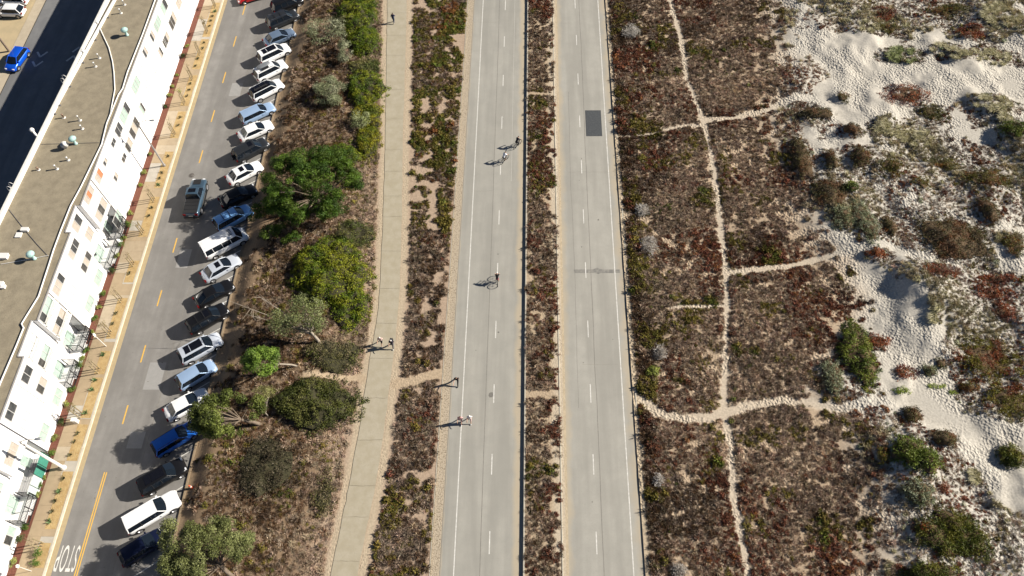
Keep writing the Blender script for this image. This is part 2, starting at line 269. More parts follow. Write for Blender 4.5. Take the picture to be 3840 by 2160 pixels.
# worn cracks across the carriageways
M_crack=mat('crack',(.20,.185,.155),(.27,.25,.21),3)
for x0,x1,y,par,z in [(4.3,9.3,61.3,road_r,RZ),(3.6,5.2,88.5,road_r,RZ),(5.2,9.0,35.0,road_r,RZ),(-7.4,-5.1,58.5,road_l,0),(-8.7,-5.1,89,road_l,0)]:
    xs=np.linspace(x0,x1,14); V=[];F=[]
    for k,x in enumerate(xs): yy=y+.12*(2*float(fbm(x*1.3,y,81))-1); V+=[(x,yy-.012,z+.0026),(x,yy+.012,z+.0026)]
    for k in range(13): F.append((2*k,2*k+2,2*k+3,2*k+1))
    MB().add(V,F).build('crack',M_crack,par)
# kerbs and low walls
M_kerb=mat('kerb_concrete',(.50,.455,.37),(.42,.38,.3),3,.9,bump=.3,bscale=30); M_gutter=mat('gutter_concrete',(.42,.33,.19),(.36,.285,.17),2.5,.9); M_kerbw=mat('kerb_pale',(.58,.53,.42),(.48,.43,.33),2,.85)
def kerb(name,x0,x1,z0,z1,m,label,seg=3.0,ya=-10,yb=120,gap=.012):
    e=empty(name,(0,0,0)); e['kind']='structure'; me=MB().box(x0,x1,0,seg-gap,z0,z1).mesh('kerb_stone'); me.materials.append(m)
    y=ya
    while y<yb: link_copy(me,'kerb_stone',e,(0,y,0)); y+=seg
    return e
kerb('street_kerb',-34.66,-34.45,0,.19,mat('kerb_earthy',(.24,.18,.115),(.30,.23,.15),2,.95),'',3.0); kerb('median_kerb_wall',-.98,-.84,0,.24,M_kerb,'',4.0); kerb('verge_kerb',-9.80,-9.70,.0,.15,M_kerb,'',4.0); kerb('median_kerb',2.66,2.78,.1,.235,M_kerbw,'',4.0)
kerb('dune_kerb',10.58,10.70,.1,.24,M_kerb,'',4.0)
M_gravel=mat('gravel_strip',(.46,.385,.285),(.36,.295,.21),7,.95,bump=1.0,bscale=10,bdist=.06,c3=(.16,.125,.085),s3=7,m3=.9)
gv=sheet('gravel_strip',-9.66,-8.84,.012,M_gravel); sheet('sand_shoulder',2.78,3.3,RZ+.012,mat('blown_sand',(.50,.41,.28),(.42,.34,.23),3,.95,bump=.8,bscale=9,bdist=.05))
# concrete path laid in cracked slabs
M_path=mat('path_concrete',(.405,.36,.27),(.355,.31,.22),1.1,.92,bump=.3,bscale=40,bdist=.01,c3=(.33,.29,.22),s3=7,m3=.5)
path=empty('footpath'); path['kind']='structure'
cuts=[0,6,10.5,14.5,18.6,21.7,26.4,31.0,35.6,39.9,44.4,49.5,54.5,57.6,61.5,65.0,70.3,75.6,82.2,86.2,91,97,104,112]
def jag(y,t): return y+.10*(2*float(fbm(t*4,y,91))-1)
for a,b in zip(cuts[:-1],cuts[1:]):
    V=[];F=[];n=7; ts=np.linspace(0,1,n); rows=5
    for r in range(rows):
        f=r/(rows-1)
        for t in ts:
            ya=jag(a,t)+.012; yb=jag(b,t)-.012; y=ya+(yb-ya)*f
            w=.08*(2*float(fbm(y*.9,t*50,93))-1); x=float(pl(y)+(pr(y)-pl(y))*t)+(w if t in(0,1) else 0); V.append((x,y,.185))
    for r in range(rows-1):
        for k in range(n-1): F.append((r*n+k,r*n+k+1,(r+1)*n+k+1,(r+1)*n+k))
    MB().add(V,F).build('path_slab',M_path,path)
# ---------------------------------------------------------------- leaf and twig clumps for ground cover
def leafcloud(P,D,size,asp=.45,r=rng,N=None,nj=.45):
    """rhombic leaves at P pointing along D, blades facing N where it is given"""
    n=len(P)
    if N is not None:
        N=N/np.maximum(np.linalg.norm(N,axis=1,keepdims=True),1e-6)+r.normal(scale=nj,size=(n,3)); N/=np.linalg.norm(N,axis=1,keepdims=True); D=D-N*(D*N).sum(1,keepdims=True)*.85
    D=D/np.maximum(np.linalg.norm(D,axis=1,keepdims=True),1e-6); A=r.normal(size=(n,3)) if N is None else N; S=np.cross(D,A); S/=np.maximum(np.linalg.norm(S,axis=1,keepdims=True),1e-6)
    size=np.broadcast_to(np.asarray(size,float),(n,))[:,None]
    V=np.stack([P,P+D*size*.55+S*size*asp*.5,P+D*size,P+D*size*.45-S*size*asp*.5],1).reshape(-1,3)
    return V,np.arange(4*n).reshape(n,4)
def sph(n,r=rng,zmin=-1):
    v=r.normal(size=(n*4,3)); v/=np.linalg.norm(v,axis=1,keepdims=True); v=v[v[:,2]>zmin][:n]; return v
M_inst=leafmat('ground_cover_leaf','INSTANCER',0,.8,.1)
VAR=bpy.data.collections.new('clump_variants')
def variant(name,V,F):
    me=npmesh(name,V,F); me.materials.append(M_inst); o=bpy.data.objects.new(name,me); VAR.objects.link(o)
r0=np.random.default_rng(3)
for k in range(3):   # 0-2 twiggy
    d=sph(70,r0,.05); d[:,2]*=.75; P=d*r0.uniform(.05,.45,(70,1)); V,F=leafcloud(P,d+r0.normal(scale=.35,size=(70,3)),r0.uniform(.45,.8,70),.13,r0); variant('a%d_twig_clump'%k,V,F)
for k in range(3):   # 3-5 leafy
    d=sph(80,r0,.0); P=d*np.array([1,1,.7])*r0.uniform(.45,.85,(80,1)); V,F=leafcloud(P,d+r0.normal(scale=.9,size=(80,3)),r0.uniform(.28,.5,80),.55,r0,d,.4); variant('b%d_leafy_clump'%k,V,F)
for k in range(2):   # 6-7 grassy, blades swept by the wind towards -X
    n=70; b=r0.normal(scale=.22,size=(n,3)); b[:,2]=0; d=np.stack([r0.normal(-.25,.45,n),r0.normal(0,.45,n),np.full(n,.8)],1)
    V,F=leafcloud(b,d,r0.uniform(.6,1.1,n),.07,r0); variant('c%d_grass_clump'%k,V,F)
NT=bpy.data.node_groups.new('scatter_clumps','GeometryNodeTree')
NT.interface.new_socket('Geometry',in_out='INPUT',socket_type='NodeSocketGeometry'); NT.interface.new_socket('Geometry',in_out='OUTPUT',socket_type='NodeSocketGeometry')
gi=NT.nodes.new('NodeGroupInput'); go=NT.nodes.new('NodeGroupOutput'); ip=NT.nodes.new('GeometryNodeInstanceOnPoints'); ci=NT.nodes.new('GeometryNodeCollectionInfo')
ci.inputs[0].default_value=VAR; ci.inputs['Separate Children'].default_value=True; ci.inputs['Reset Children'].default_value=True; ip.inputs['Pick Instance'].default_value=True
def nat(nm,t):
    n=NT.nodes.new('GeometryNodeInputNamedAttribute'); n.data_type=t; n.inputs[0].default_value=nm; return n.outputs[0]
NT.links.new(gi.outputs[0],ip.inputs['Points']); NT.links.new(ci.outputs[0],ip.inputs['Instance']); NT.links.new(nat('idx','INT'),ip.inputs['Instance Index']); NT.links.new(nat('rot','FLOAT_VECTOR'),ip.inputs['Rotation']); NT.links.new(nat('scl','FLOAT_VECTOR'),ip.inputs['Scale']); NT.links.new(ip.outputs[0],go.inputs[0])
def scatter(name,label,cat,P,idx,scl,col):
    n=len(P); me=bpy.data.meshes.new(name); me.vertices.add(n); me.vertices.foreach_set('co',np.asarray(P,np.float32).ravel())
    a=me.attributes.new('idx','INT','POINT'); a.data.foreach_set('value',np.asarray(idx,np.int32))
    a=me.attributes.new('rot','FLOAT_VECTOR','POINT'); rt=np.zeros((n,3),np.float32); rt[:,2]=np.where(np.asarray(idx)>=6,rng.uniform(-.5,.5,n),rng.uniform(0,6.28,n)); rt[:,:2]=rng.normal(scale=.2,size=(n,2)); a.data.foreach_set('vector',rt.ravel())
    a=me.attributes.new('scl','FLOAT_VECTOR','POINT'); a.data.foreach_set('vector',np.asarray(scl,np.float32).ravel())
    a=me.attributes.new('col','FLOAT_COLOR','POINT'); c=np.ones((n,4),np.float32); c[:,:3]=col; a.data.foreach_set('color',c.ravel())
    o=mobj(name,me,M_inst); tag(o,label,cat,None,'stuff'); md=o.modifiers.new('scatter','NODES'); md.node_group=NT; return o
C_={'tan':(.46,.345,.245),'grey':(.265,.205,.155),'brown':(.115,.064,.032),'dark':(.035,.025,.017),'red':(.14,.046,.026),'rust':(.22,.085,.026),'olive':(.14,.118,.02),'green':(.085,.11,.015),'sage':(.26,.28,.17),'straw':(.42,.37,.22),'lime':(.24,.34,.04),'bgreen':(.13,.18,.02)}
def paint(keys,n):
    c=np.array([C_[k] for k in keys]); c=c*.85+.15*np.array((.14,.09,.055)); return c*rng.uniform(.65,1.3,(n,1))*rng.uniform(.94,1.06,(n,3))
def pts(area,x0,x1,y0,y1,dens):
    n=int(area*dens); return rng.uniform(x0,x1,n),rng.uniform(y0,y1,n)
def choose(x,y,w):
    """pick a plant kind per point: w = list of (kind, weight array)"""
    W=(np.stack([np.maximum(a,0)+1e-6 for _,a in w],1))**1.7; W/=W.sum(1,keepdims=True); c=W.cumsum(1); u=rng.random((len(x),1)); k=(u>c).sum(1); return np.array([q for q,_ in w])[np.minimum(k,len(w)-1)]
def finish(name,label,cat,x,y,hf,kinds,smin,smax,flat=.8,lift=0.0,sx=None):
    n=len(x); s=rng.uniform(smin,smax,n)*np.where(rng.random(n)<.09,1.9,1.0)*(1 if sx is None else sx); woody=np.isin(kinds,['tan','grey','brown','dark']); grassy=kinds=='straw'
    idx=np.where(grassy,rng.integers(6,8,n),np.where(woody,rng.integers(0,3,n),rng.integers(3,6,n)))
    z=hf(x,y)-.02+lift
    return scatter(name,label,cat,np.stack([x,y,z],1),idx,np.stack([s,s,s*flat*rng.uniform(.7,1.2,n)],1),paint(kinds,n)*(.62+.85*fbm(x/3.2,y/3.2,88,3))[:,None])
def trailclear(x,y,extra=.0):
    k=np.ones(len(x),bool)
    for P,w in zip(TR,TW): k&=pdist(x,y,P)>w*(.2+1.7*fbm(x/1.6,y/1.6,14))+extra
    return k
# west scrub between carriageway and dunes
x,y=pts(27*100,10.95,38,6,103,44)
n1=fbm(x/5,y/5,11);n2=.75*fbm(x/.75,y/.75,12)+.25*fbm(x/6,y/6,42);n3=fbm(x/7,y/7,13);n4=fbm(x/3,y/3,15)
edge=xd(y)+5*(fbm(x/3.5,y/3.5,16)-.5); lim=.355+.22*smooth01((x-edge+8)/9)
k=(x<edge)&(n2>lim)&trailclear(x,y); x,y,n1,n2,n3,n4=[a[k] for a in(x,y,n1,n2,n3,n4)]
gp=np.zeros(len(x))
for (px,py,rx,ry) in GREENP: gp=np.maximum(gp,1.6-np.sqrt(((x-px)/rx)**2+((y-py)/ry)**2))
le=smooth01((13.2-x)/1.6)
kinds=choose(x,y,[('tan',1.25*smooth01((n3-.22)/.28)*(1-.5*le)),('grey',.55+0*x),('brown',.6+.4*le),('dark',.25+.4*le),('red',.05+5.0*np.maximum(n1-.5,0)),('rust',3.5*np.maximum(n1-.57,0)),('olive',7.0*np.maximum(n4-.54,0)+.08*le+2.0*np.maximum(gp-.6,0)),('green',1.2*np.maximum(.44-n1,0)+5*np.maximum(gp-.8,0))])
finish('scrub','low brown and rust dune scrub spread between the western carriageway and the sand','scrub',x,y,h_dune,kinds,.12,.26,1.0,0,1+.45*le+.5*np.maximum(gp-.5,0))
# thin plants through the dunes
x,y=pts(48*100,30,80,6,103,20)
a=fbm(x/6,y/6,17); b=fbm(x/1.3,y/1.3,18); pt=np.zeros(len(x))
for (px,py,rx,ry,kd) in DUNE: pt=np.maximum(pt,1.9-np.sqrt(((x-px)/rx)**2+((y-py)/ry)**2))
bump=np.zeros(len(x))
for (bx,by,brx,bry,bv) in [(42.5,88.5,5.5,4.5,.34),(47,62,8,5,.12),(55,58,8,7,.14),(47,44,6,4,.12),(53,44,5,4,.15),(52,86,4,3,.2),(60,88,5,4,.2),(41,25,4,5,.1)]: bump=np.maximum(bump,bv*np.exp(-((x-bx)/brx)**2-((y-by)/bry)**2))
bare=np.minimum(pdist(x,y,[(40,73),(46,74),(52,76),(60,77),(70,74)]),pdist(x,y,[(36,45),(40,40),(38.5,35),(40,31),(44,27),(50,20),(49,14)]))
cover=a*.75+b*.42+.26*np.clip(pt,0,1)+bump-.35*(1-smooth01((bare-2.0)/2.5))
k=(x>xd(y)-2)&(cover>.625)&trailclear(x,y,.2); x,y,a,b,pt=[q[k] for q in(x,y,a,b,pt)]
g1=fbm(x/5,y/5,19)
kinds=choose(x,y,[('straw',5*np.maximum(g1-.46,0)+.05),('tan',.45+0*x),('grey',.7+0*x),('brown',.25+.3*np.clip(pt,0,1)),('dark',.12+.25*np.clip(pt,0,1)),('red',3.0*np.maximum(.5-g1,0)),('rust',2.0*np.maximum(.46-g1,0)),('olive',.1+.3*np.clip(pt,0,1)),('sage',.12+0*x)])
finish('dune_scrub','sparse ice plant, beach grass and twigs growing across the sand dunes','scrub',x,y,h_dune,kinds,.10,.25,.85,0,1+.8*(kinds=='straw'))
# median
x,y=pts(3.6*106,-.8,2.75,2,108,46); n2=fbm(x/.9,y/.9,22); n1=fbm(x/3,y/3,23); n4=fbm(x/2.6,y/2.6,24)
k=(n2>.31+.19*smooth01((x-1.2)/1.2))&(pdist(x,y,[(-1,31.45),(3.2,31.7)])>.42)&(pdist(x,y,[(-1,74.9),(3.2,74.4)])>.3); x,y,n1,n4=[a[k] for a in(x,y,n1,n4)]
kinds=choose(x,y,[('tan',.6+0*x),('grey',.42+0*x),('brown',.55+0*x),('dark',.3+0*x),('red',.05+4.5*np.maximum(n1-.48,0)),('rust',1.6*np.maximum(n1-.55,0)*smooth01((y-30)/40)),('olive',3.4*np.maximum(n4-.48,0)),('green',2.4*np.maximum(n4-.55,0))])
finish('median_scrub','strip of dry brown and olive scrub filling the raised median between carriageways','scrub',x,y,h_med,kinds,.12,.26,1.0)
# verge between footpath and east carriageway
x,y=pts(9*106,-20,-9.9,2,108,44); n2=fbm(x/1.1,y/1.1,26); n1=fbm(x/4,y/4,27); n4=fbm(x/3,y/3,28); big=fbm(x/5,y/4,29)
k=(x>pr(y)+.85+.5*fbm(x/1.5,y/1.5,25))&(n2+.75*(big-.5)>.33)&(pdist(x,y,[(-16,32.2),(-14,32.7),(-10.4,33.8),(-9,33.9)])>.62); x,y,n1,n4,big=[a[k] for a in(x,y,n1,n4,big)]
up=smooth01((y-48)/25)
kinds=choose(x,y,[('tan',.4+0*x),('grey',.35+5*np.maximum(big-.52,0)),('brown',.45+0*x),('dark',.4-.2*up),('red',1.6*np.maximum(n1-.5,0)*(1-up*.6)),('rust',5.0*np.maximum(n1-.54,0)*up),('olive',5.0*np.maximum(n4-.46,0)+.35*up),('green',(.3+2.6*up)*np.maximum(n4-.48,0)*3)])
finish('verge_scrub','dense low scrub of grey twigs and olive leaves between footpath and eastern carriageway','scrub',x,y,h_bank,kinds,.14,.31,1.0)
# bank between street and footpath
x,y=pts(17*106,-34.2,-16.5,2,108,34); n2=fbm(x/1.0,y/1.0,33); n1=fbm(x/4,y/4,34); n4=fbm(x/3.5,y/3.5,35)
bare=1-smooth01((x+34.3)/4.0+1.0*(fbm(x/4,y/5,36)-.5))
k=(x<pl(y)-.55-.5*fbm(x/1.5,y/1.5,37))&(n2>.27+.5*bare)&(pdist(x,y,[(-24.2,33.4),(-18.3,33.2)])>.38); x,y,n1,n4,bare=[a[k] for a in(x,y,n1,n4,bare)]
east=smooth01((x-pl(y)+6)/5)
kinds=choose(x,y,[('tan',.5+.9*east),('grey',.25+.2*east),('brown',.75-.35*east),('dark',.45-.35*east),('olive',.10+1.1*np.maximum(n4-.5,0)),('green',1.2*np.maximum(n4-.56,0))])
finish('bank_brush','dry brown brush and dead grass covering the bank beside the parked cars','brush',x,y,h_bank,kinds,.13,.30,.9)
# ---------------------------------------------------------------- street furniture of the setting: markings, pavement
for y in (106.6,99.4,92.11,85.46,78.29,71.16,64.17,57.3,50.47,43.19,36.14,29.06): strip('lane_dash',-42.72-.004*(92-y),-42.58-.004*(92-y),y-1.05,y+1.05,.004,M_yel,street)
for dx in (-.11,.11): strip('double_line',-43.2+dx-.055,-43.2+dx+.055,-10,22.9,.004,M_yel,street)
strip('joint',-39.75,-39.68,0,120,.003,M_tar,street,.12,1.0); strip('joint',-41.9,-41.87,20,100,.003,M_tar,street,.1,1.0)
M_sq=mat('street_repair',(.27,.265,.25),(.30,.29,.275),2,.9); M_scuff=mat('tyre_scuff',(.30,.295,.28),(.34,.33,.31),3,.9)
for x,y,w,l in [(-41.3,48.6,1.4,2.6),(-40.9,33.5,1.8,3.2),(-40.6,76,1.5,2.4),(-41.0,26.3,1.6,1.8)]: strip('repair_patch',x-w/2,x+w/2,y-l/2,y+l/2,.0022,M_sq,street,0,.8)
for i in range(46): blob('spot',rng.uniform(-45,-38),rng.uniform(12,95),rng.uniform(.04,.11),rng.uniform(.04,.11),.0029,M_dark,street,i,12)
def quadstrip(name,P,Q,w,z,m,parent):
    P=Vector((*P,z)); Q=Vector((*Q,z)); d=(Q-P).normalized(); n=Vector((-d.y,d.x,0))*w/2
    return MB().add([P-n,Q-n,Q+n,P+n],[(0,1,2,3)]).build(name,m,parent)
# STOP lettering, read by traffic coming towards the camera
cu=bpy.data.curves.new('stop_text','FONT'); cu.body='STOP'; cu.size=1.0; cu.align_x='CENTER'; cu.align_y='CENTER'; cu.space_character=1.15; cu.extrude=0
tmp=bpy.data.objects.new('tmp_text',cu); COL.objects.link(tmp); bpy.context.view_layer.update()
me=bpy.data.meshes.new_from_object(tmp.evaluated_get(bpy.context.evaluated_depsgraph_get())); bpy.data.objects.remove(tmp)
vv=np.array([v.co[:] for v in me.vertices]); lo,hi=vv.min(0),vv.max(0)
for v in me.vertices: v.co=(-((v.co.x-lo[0])/(hi[0]-lo[0])-.5)*2.05,-((v.co.y-lo[1])/(hi[1]-lo[1])-.5)*2.45,0)
so_=mobj('stop_lettering',me,M_white,street); so_.location=(-44.52,14.5,.0045)
# sharrows on the back street
for cx,cy in ((-70.0,83.1),(-70.05,81.2)):
    for s in (-1,1): quadstrip('sharrow',(cx,cy-.5),(cx+s*.75,cy+.55),.28,.004,M_worn,back)
for cx,cy in ((-64.9,84.1),(-65.2,82.3)):
    for s in (-1,1): quadstrip('sharrow',(cx,cy+.5),(cx+s*.75,cy-.55),.28,.004,M_worn,back)
# manholes
M_iron=mat('cast_iron',(.12,.11,.10),(.16,.145,.13),8,.7,metal=.3)
def manhole(x,y,r,label,z=.005):
    e=empty('manhole_cover',(x,y,z),0,label,'manhole'); m=MB(); m.lathe([(r,0),(r,.006),(r*.86,.006),(r*.86,.003)],20); m.build('rim',M_iron,e)
    m=MB(); m.lathe([(r*.8,0),(r*.8,.007)],20)
    for k in range(-3,4): m.box(-r*.6,r*.6,k*r*.2-.02,k*r*.2+.02,.007,.012)
    m.build('lid',M_iron,e)
manhole(-43.28,61.1,.36,'round iron manhole cover set in the street ahead of the pickup truck')
# east pavement: mulch bed, slabs, planting beds, kerb and gutter
M_mulch=mat('red_mulch',(.13,.045,.028),(.22,.09,.06),14,.95,bump=1,bscale=22,bdist=.05,c3=(.06,.025,.018),s3=18,m3=.8)
sw=sheet('pavement_bed',-51.2,-46.1,.09,M_gutter); sw['kind']='structure'
mb=sheet('mulch_bed',-49.8,-48.93,.135,M_mulch)
gut=sheet('gutter',-46.08,-45.56,.014,M_gutter)
kerb('pavement_kerb',-46.30,-46.08,0,.16,M_kerbw,'',3.0)
SL=[mat('slab_a',(.385,.305,.205),(.34,.265,.175),1.6,.9,bump=.2,bscale=40),mat('slab_b',(.43,.355,.255),(.38,.31,.22),1.6,.9,bump=.2,bscale=40),mat('slab_c',(.36,.275,.175),(.32,.245,.155),1.6,.9,bump=.2,bscale=40),mat('slab_d',(.42,.385,.325),(.37,.335,.28),1.6,.9,bump=.2,bscale=40)]
pav=empty('pavement'); pav['kind']='structure'; smesh=[]
for m in SL:
    me=MB().box(-48.92,-47.62,0,1.49,.05,.14).mesh('paving_slab'); me.materials.append(m); me2=MB().box(-47.61,-46.31,0,1.49,.05,.139).mesh('paving_slab'); me2.materials.append(m); smesh.append((me,me2))
for i in range(-4,76):
    y=i*1.5; k=int(vnoise(i*.37,3.3,5)*3.99); link_copy(smesh[k][0],'paving_slab',pav,(0,y,0)); link_copy(smesh[(k+(i%5==0))%4][1],'paving_slab',pav,(0,y,0))
M_dg=mat('planting_granite',(.44,.315,.145),(.33,.215,.09),2.5,.95,bump=.8,bscale=8,bdist=.06,c3=(.47,.37,.2),s3=5,m3=.6)
BEDS=[(86.3,93.6),(79.8,85.8),(72.9,78.6),(67.2,71.9),(59.0,64.9),(51.6,57.6),(45.2,48.2),(37.9,43.1),(33.6,36.4),(28.6,33.2),(24.0,27.9),(17.2,22.9),(13.6,15.9),(95,101)]
for a,b in BEDS: MB().box(-47.52,-46.42,a,b,.12,.146).build('planting_bed',M_dg,pav)
# far side pavement of the back street, and its forecourt
bp=sheet('back_pavement',-74.6,-73.1,.10,mat('back_concrete',(.47,.40,.29),(.41,.345,.25),1.2,.9)); sheet('back_forecourt',-100,-74.6,.06,mat('forecourt_concrete',(.47,.37,.22),(.41,.33,.2),.8,.9))
# ---------------------------------------------------------------- apartment building
M_stucco=mat('white_stucco',(.80,.79,.77),(.77,.76,.74),.8,.85,bump=.15,bscale=60,bdist=.01); M_frame=mat('window_frame_white',(.46,.45,.43),rough=.5); M_trim=mat('grey_trim',(.36,.34,.32),(.30,.285,.27),3,.7); M_dtrim=mat('dark_trim',(.10,.10,.11),rough=.6)
M_roof=mat('roof_gravel',(.31,.265,.185),(.235,.20,.14),1.1,.95,bump=.8,bscale=18,bdist=.03,c3=(.19,.155,.1),s3=9,m3=.55); M_cap=mat('parapet_cap',(.76,.74,.68),(.68,.655,.6),2,.6)
M_glassd=mat('glass_dark',(.03,.033,.035),(.07,.07,.07),2.2,.12,spec=.6); M_glassg=mat('glass_green_blind',(.30,.40,.34),(.38,.46,.41),3.,.25,spec=.5); M_glassw=mat('glass_pale_blind',(.58,.58,.56),(.68,.68,.66),3,.3,spec=.5); M_glasst=mat('glass_tan_curtain',(.36,.31,.26),(.44,.39,.33),4,.35,spec=.5); M_orange=mat('glass_orange_curtain',(.48,.19,.09),(.42,.16,.08),4,.4)
M_iron2=mat('black_railing',(.02,.02,.022),rough=.5); M_steel=mat('galvanised',(.42,.43,.43),(.36,.37,.37),4,.45,metal=.5); M_mint=mat('vent_mint',(.42,.60,.56),(.36,.54,.50),4,.5); M_pvc=mat('vent_pipe_white',(.72,.70,.66),rough=.6); M_rust=mat('vent_rust',(.22,.13,.09),(.3,.2,.14),5,.8)
bld=empty('apartment_building',(0,0,0),0,'long white three storey apartment building with flat gravel roof beside the street','building')
XF=-49.75; RF=8.4; xb=lambda y:-56.54-(83.76-y)*.0442
B0,B1=4.,112.
m=MB(); n=12; ys=np.linspace(B0,B1,n)
for i in range(n-1):
    a,b=ys[i],ys[i+1]; m.add([(xb(a),a,0),(xb(b),b,0),(xb(b),b,RF),(xb(a),a,RF)],[(0,1,2,3)])
m.add([(-50.9,B0,0),(-50.9,B1,0),(-50.9,B1,RF),(-50.9,B0,RF)],[(0,1,2,3)]); m.add([(xb(B0),B0,0),(-50.9,B0,0),(-50.9,B0,RF),(xb(B0),B0,RF)],[(0,1,2,3)]); m.add([(xb(B1),B1,0),(-50.9,B1,0),(-50.9,B1,RF),(xb(B1),B1,RF)],[(3,2,1,0)])
m.build('core_wall',M_stucco,bld)
REC=[(46.5,50.1),(31.75,35.75),(17.2,21.2)]; BAY=[(50.1,53.6),(35.75,38.9),(21.2,24.85)]
cutsY=sorted([B0,B1]+[v for r in REC for v in r]+[v for r in BAY for v in r]+[62.0,63.5,67.3,70.9,82.8]); cutsY=sorted(set(cutsY))
roofpoly=[]
for a,b in zip(cutsY[:-1],cutsY[1:]):
    mid=(a+b)/2; rec=any(r[0]<=mid<r[1] for r in REC); bay=any(r[0]<=mid<r[1] for r in BAY); far=(63.5<=mid<67.3)
    x1=-50.35 if rec else XF; z0=2.7 if rec else (3.9 if bay else 0)
    if far: x1=XF+.0
    MB().box(-50.93,x1,a,b,z0,RF+(.0)).build('wall_panel',M_stucco,bld); roofpoly.append((a,b,x1))
    if bay:   # projecting lip under the bay and its narrow shaded edge
        MB().box(x1-.3,x1+.07,a-.05,b+.02,3.82,3.98).build('bay_sill',M_stucco,bld)
roof=empty('roof',(0,0,0)); roof.parent=bld
for a,b,x1 in roofpoly:
    MB().add([(xb(a),a,RF+.02),(x1,a,RF+.02),(x1,b,RF+.02),(xb(b),b,RF+.02)],[(0,1,2,3)]).build('roof_panel',M_roof,roof)
    MB().box(x1-.10,x1+.035,a+.005,b-.005,RF-.02,RF+.09).build('edge_trim',M_trim,roof)
    if x1<XF: MB().box(x1,XF+.03,a-.12,a+.02,RF-.02,RF+.10).build('edge_trim',M_trim,roof)
m=MB(); a,b=B0,B1
m.add([(xb(a)-.02,a,RF-.4),(xb(a)+.28,a,RF-.4),(xb(a)+.28,a,RF+.55),(xb(a)-.02,a,RF+.55),(xb(b)-.02,b,RF-.4),(xb(b)+.28,b,RF-.4),(xb(b)+.28,b,RF+.55),(xb(b)-.02,b,RF+.55)],[(0,1,2,3),(4,7,6,5),(0,4,5,1),(1,5,6,2),(2,6,7,3),(3,7,4,0)]); m.build('back_parapet',M_cap,roof)
# diagonal low upstand near the back edge
P=Vector((-54.2,98,RF)); Q=Vector((-57.35,63.2,RF)); d=(Q-P).normalized(); nn=Vector((-d.y,d.x,0))*.07
MB().add([P-nn,Q-nn,Q+nn,P+nn]+[v+Vector((0,0,.42)) for v in (P-nn,Q-nn,Q+nn,P+nn)],[(4,5,6,7),(0,1,5,4),(1,2,6,5),(2,3,7,6),(3,0,4,7)]).build('roof_upstand',M_cap,roof)
CAP=[(-50.1,100),(-50.11,83.79),(-50.04,77.13),(-50.14,70.48),(-49.97,67.66),(-50.2,66.66),(-50.29,61.98),(-49.95,58.8),(-50.47,52.62),(-50.82,49.94),(-50.86,46.7),(-50.83,44.14),(-50.71,42.07),(-50.53,38.47),(-51.2,35.28),(-50.82,34.84),(-50.87,32.77),(-51.03,28.78),(-51.1,20),(-51.1,6)]
MB().tube([(x,y,RF+.13) for x,y in CAP],.085,6).build('edge_cap',M_cap,roof); MB().tube([(x-.16,y,RF+.05) for x,y in CAP],.05,5).build('edge_flashing',M_dtrim,roof)
MB().tube([(-56.1,78.7,RF+.2),(-55.44,77.56,RF+.1),(-53.74,74.81,RF+.1),(-52.6,72.4,RF+.1),(-51.87,70.5,RF+.1),(-50.91,67.54,RF+.1),(-50.3,63.48,RF+.12)],.07,6).build('roof_conduit',M_cap,roof)
MB().tube([(-57.6,49.5,RF+.05),(-55,46.9,RF+.05),(-53,45,RF+.05),(-51.2,43.4,RF+.05)],.03,5).build('roof_cable',M_dtrim,roof); MB().tube([(-55.9,42.4,RF+.08),(-53,43.0,RF+.08),(-51.2,43.5,RF+.08)],.03,5).build('roof_cable',M_pvc,roof); MB().tube([(-57.2,58.9,RF+.05),(-50.4,59.1,RF+.05)],.025,5).build('roof_cable',M_dtrim,roof)
for i,(x,y) in enumerate([(-54.04,83.01),(-54.05,81.36),(-54.46,73.04),(-54.52,71.55),(-55.79,63.04),(-53.71,62.59),(-53.03,61.26),(-53.2,56.51),(-54.1,55.22),(-56.2,55.11)]):
    h=[.62,.62,.62,.62,.5,.7,.55,.45,.6,.35][i]; v=MB().lathe([(.085,0),(.085,h),(.11,h),(.11,h+.08),(.03,h+.1)],10).build('vent_pipe',M_rust if i in(4,9) else M_pvc,roof); v.location=(x,y,RF+.02); MB().lathe([(.22,0),(.14,.05)],12).build('vent_flashing',M_cap,v)
for i,(x,y) in enumerate([(-52.06,77.15),(-53.07,58.95),(-52.56,43.1)]):
    v=MB().lathe([(.22,0),(.2,.12),(.16,.15),(.16,.62),(.2,.64)],14).build('turbine_vent',M_mint,roof); v.location=(x,y,RF+.02)
    mm=MB(); prof=[(.2,.64),(.36,.72),(.42,.86),(.38,1.0),(.24,1.1),(.06,1.14)]; mm.lathe(prof,18)
    for k in range(18):
        t=2*math.pi*k/18; mm.add([(r*1.04*math.cos(t+.1),r*1.04*math.sin(t+.1),z) for r,z in prof[:5]]+[(r*1.09*math.cos(t+.16),r*1.09*math.sin(t+.16),z) for r,z in prof[:5]],[(q,q+1,q+6,q+5) for q in range(4)])
    mm.build('turbine_head',M_mint,v)
v=MB().lathe([(.05,0),(.05,.5)],8).build('satellite_dish',M_steel,roof); v.location=(-53.95,58.3,RF+.02)
mm=MB(); pr_=[(.02,0)]+[(.42*k/6,.09*(k/6)**2) for k in range(1,7)]; mm.lathe(pr_,18); dd=mm.build('dish_bowl',M_pvc,v); dd.rotation_euler=(.6,.9,0); dd.location=(0,0,.6)
for x,y,sx,sy,sz in [(-54.76,46.72,.35,.2,.35),(-55.93,43.3,.5,.3,.35),(-54.96,39.9,.25,.25,.3),(-55.3,46.1,.3,.3,.12),(-54.6,39.6,.2,.2,.25)]:
    MB().box(-sx,sx,-sy,sy,0,sz*.8).box(-sx*1.1,sx*1.1,-sy*1.1,sy*1.1,sz*.8,sz).build('roof_box',M_pvc,roof).location=(x,y,RF+.02)
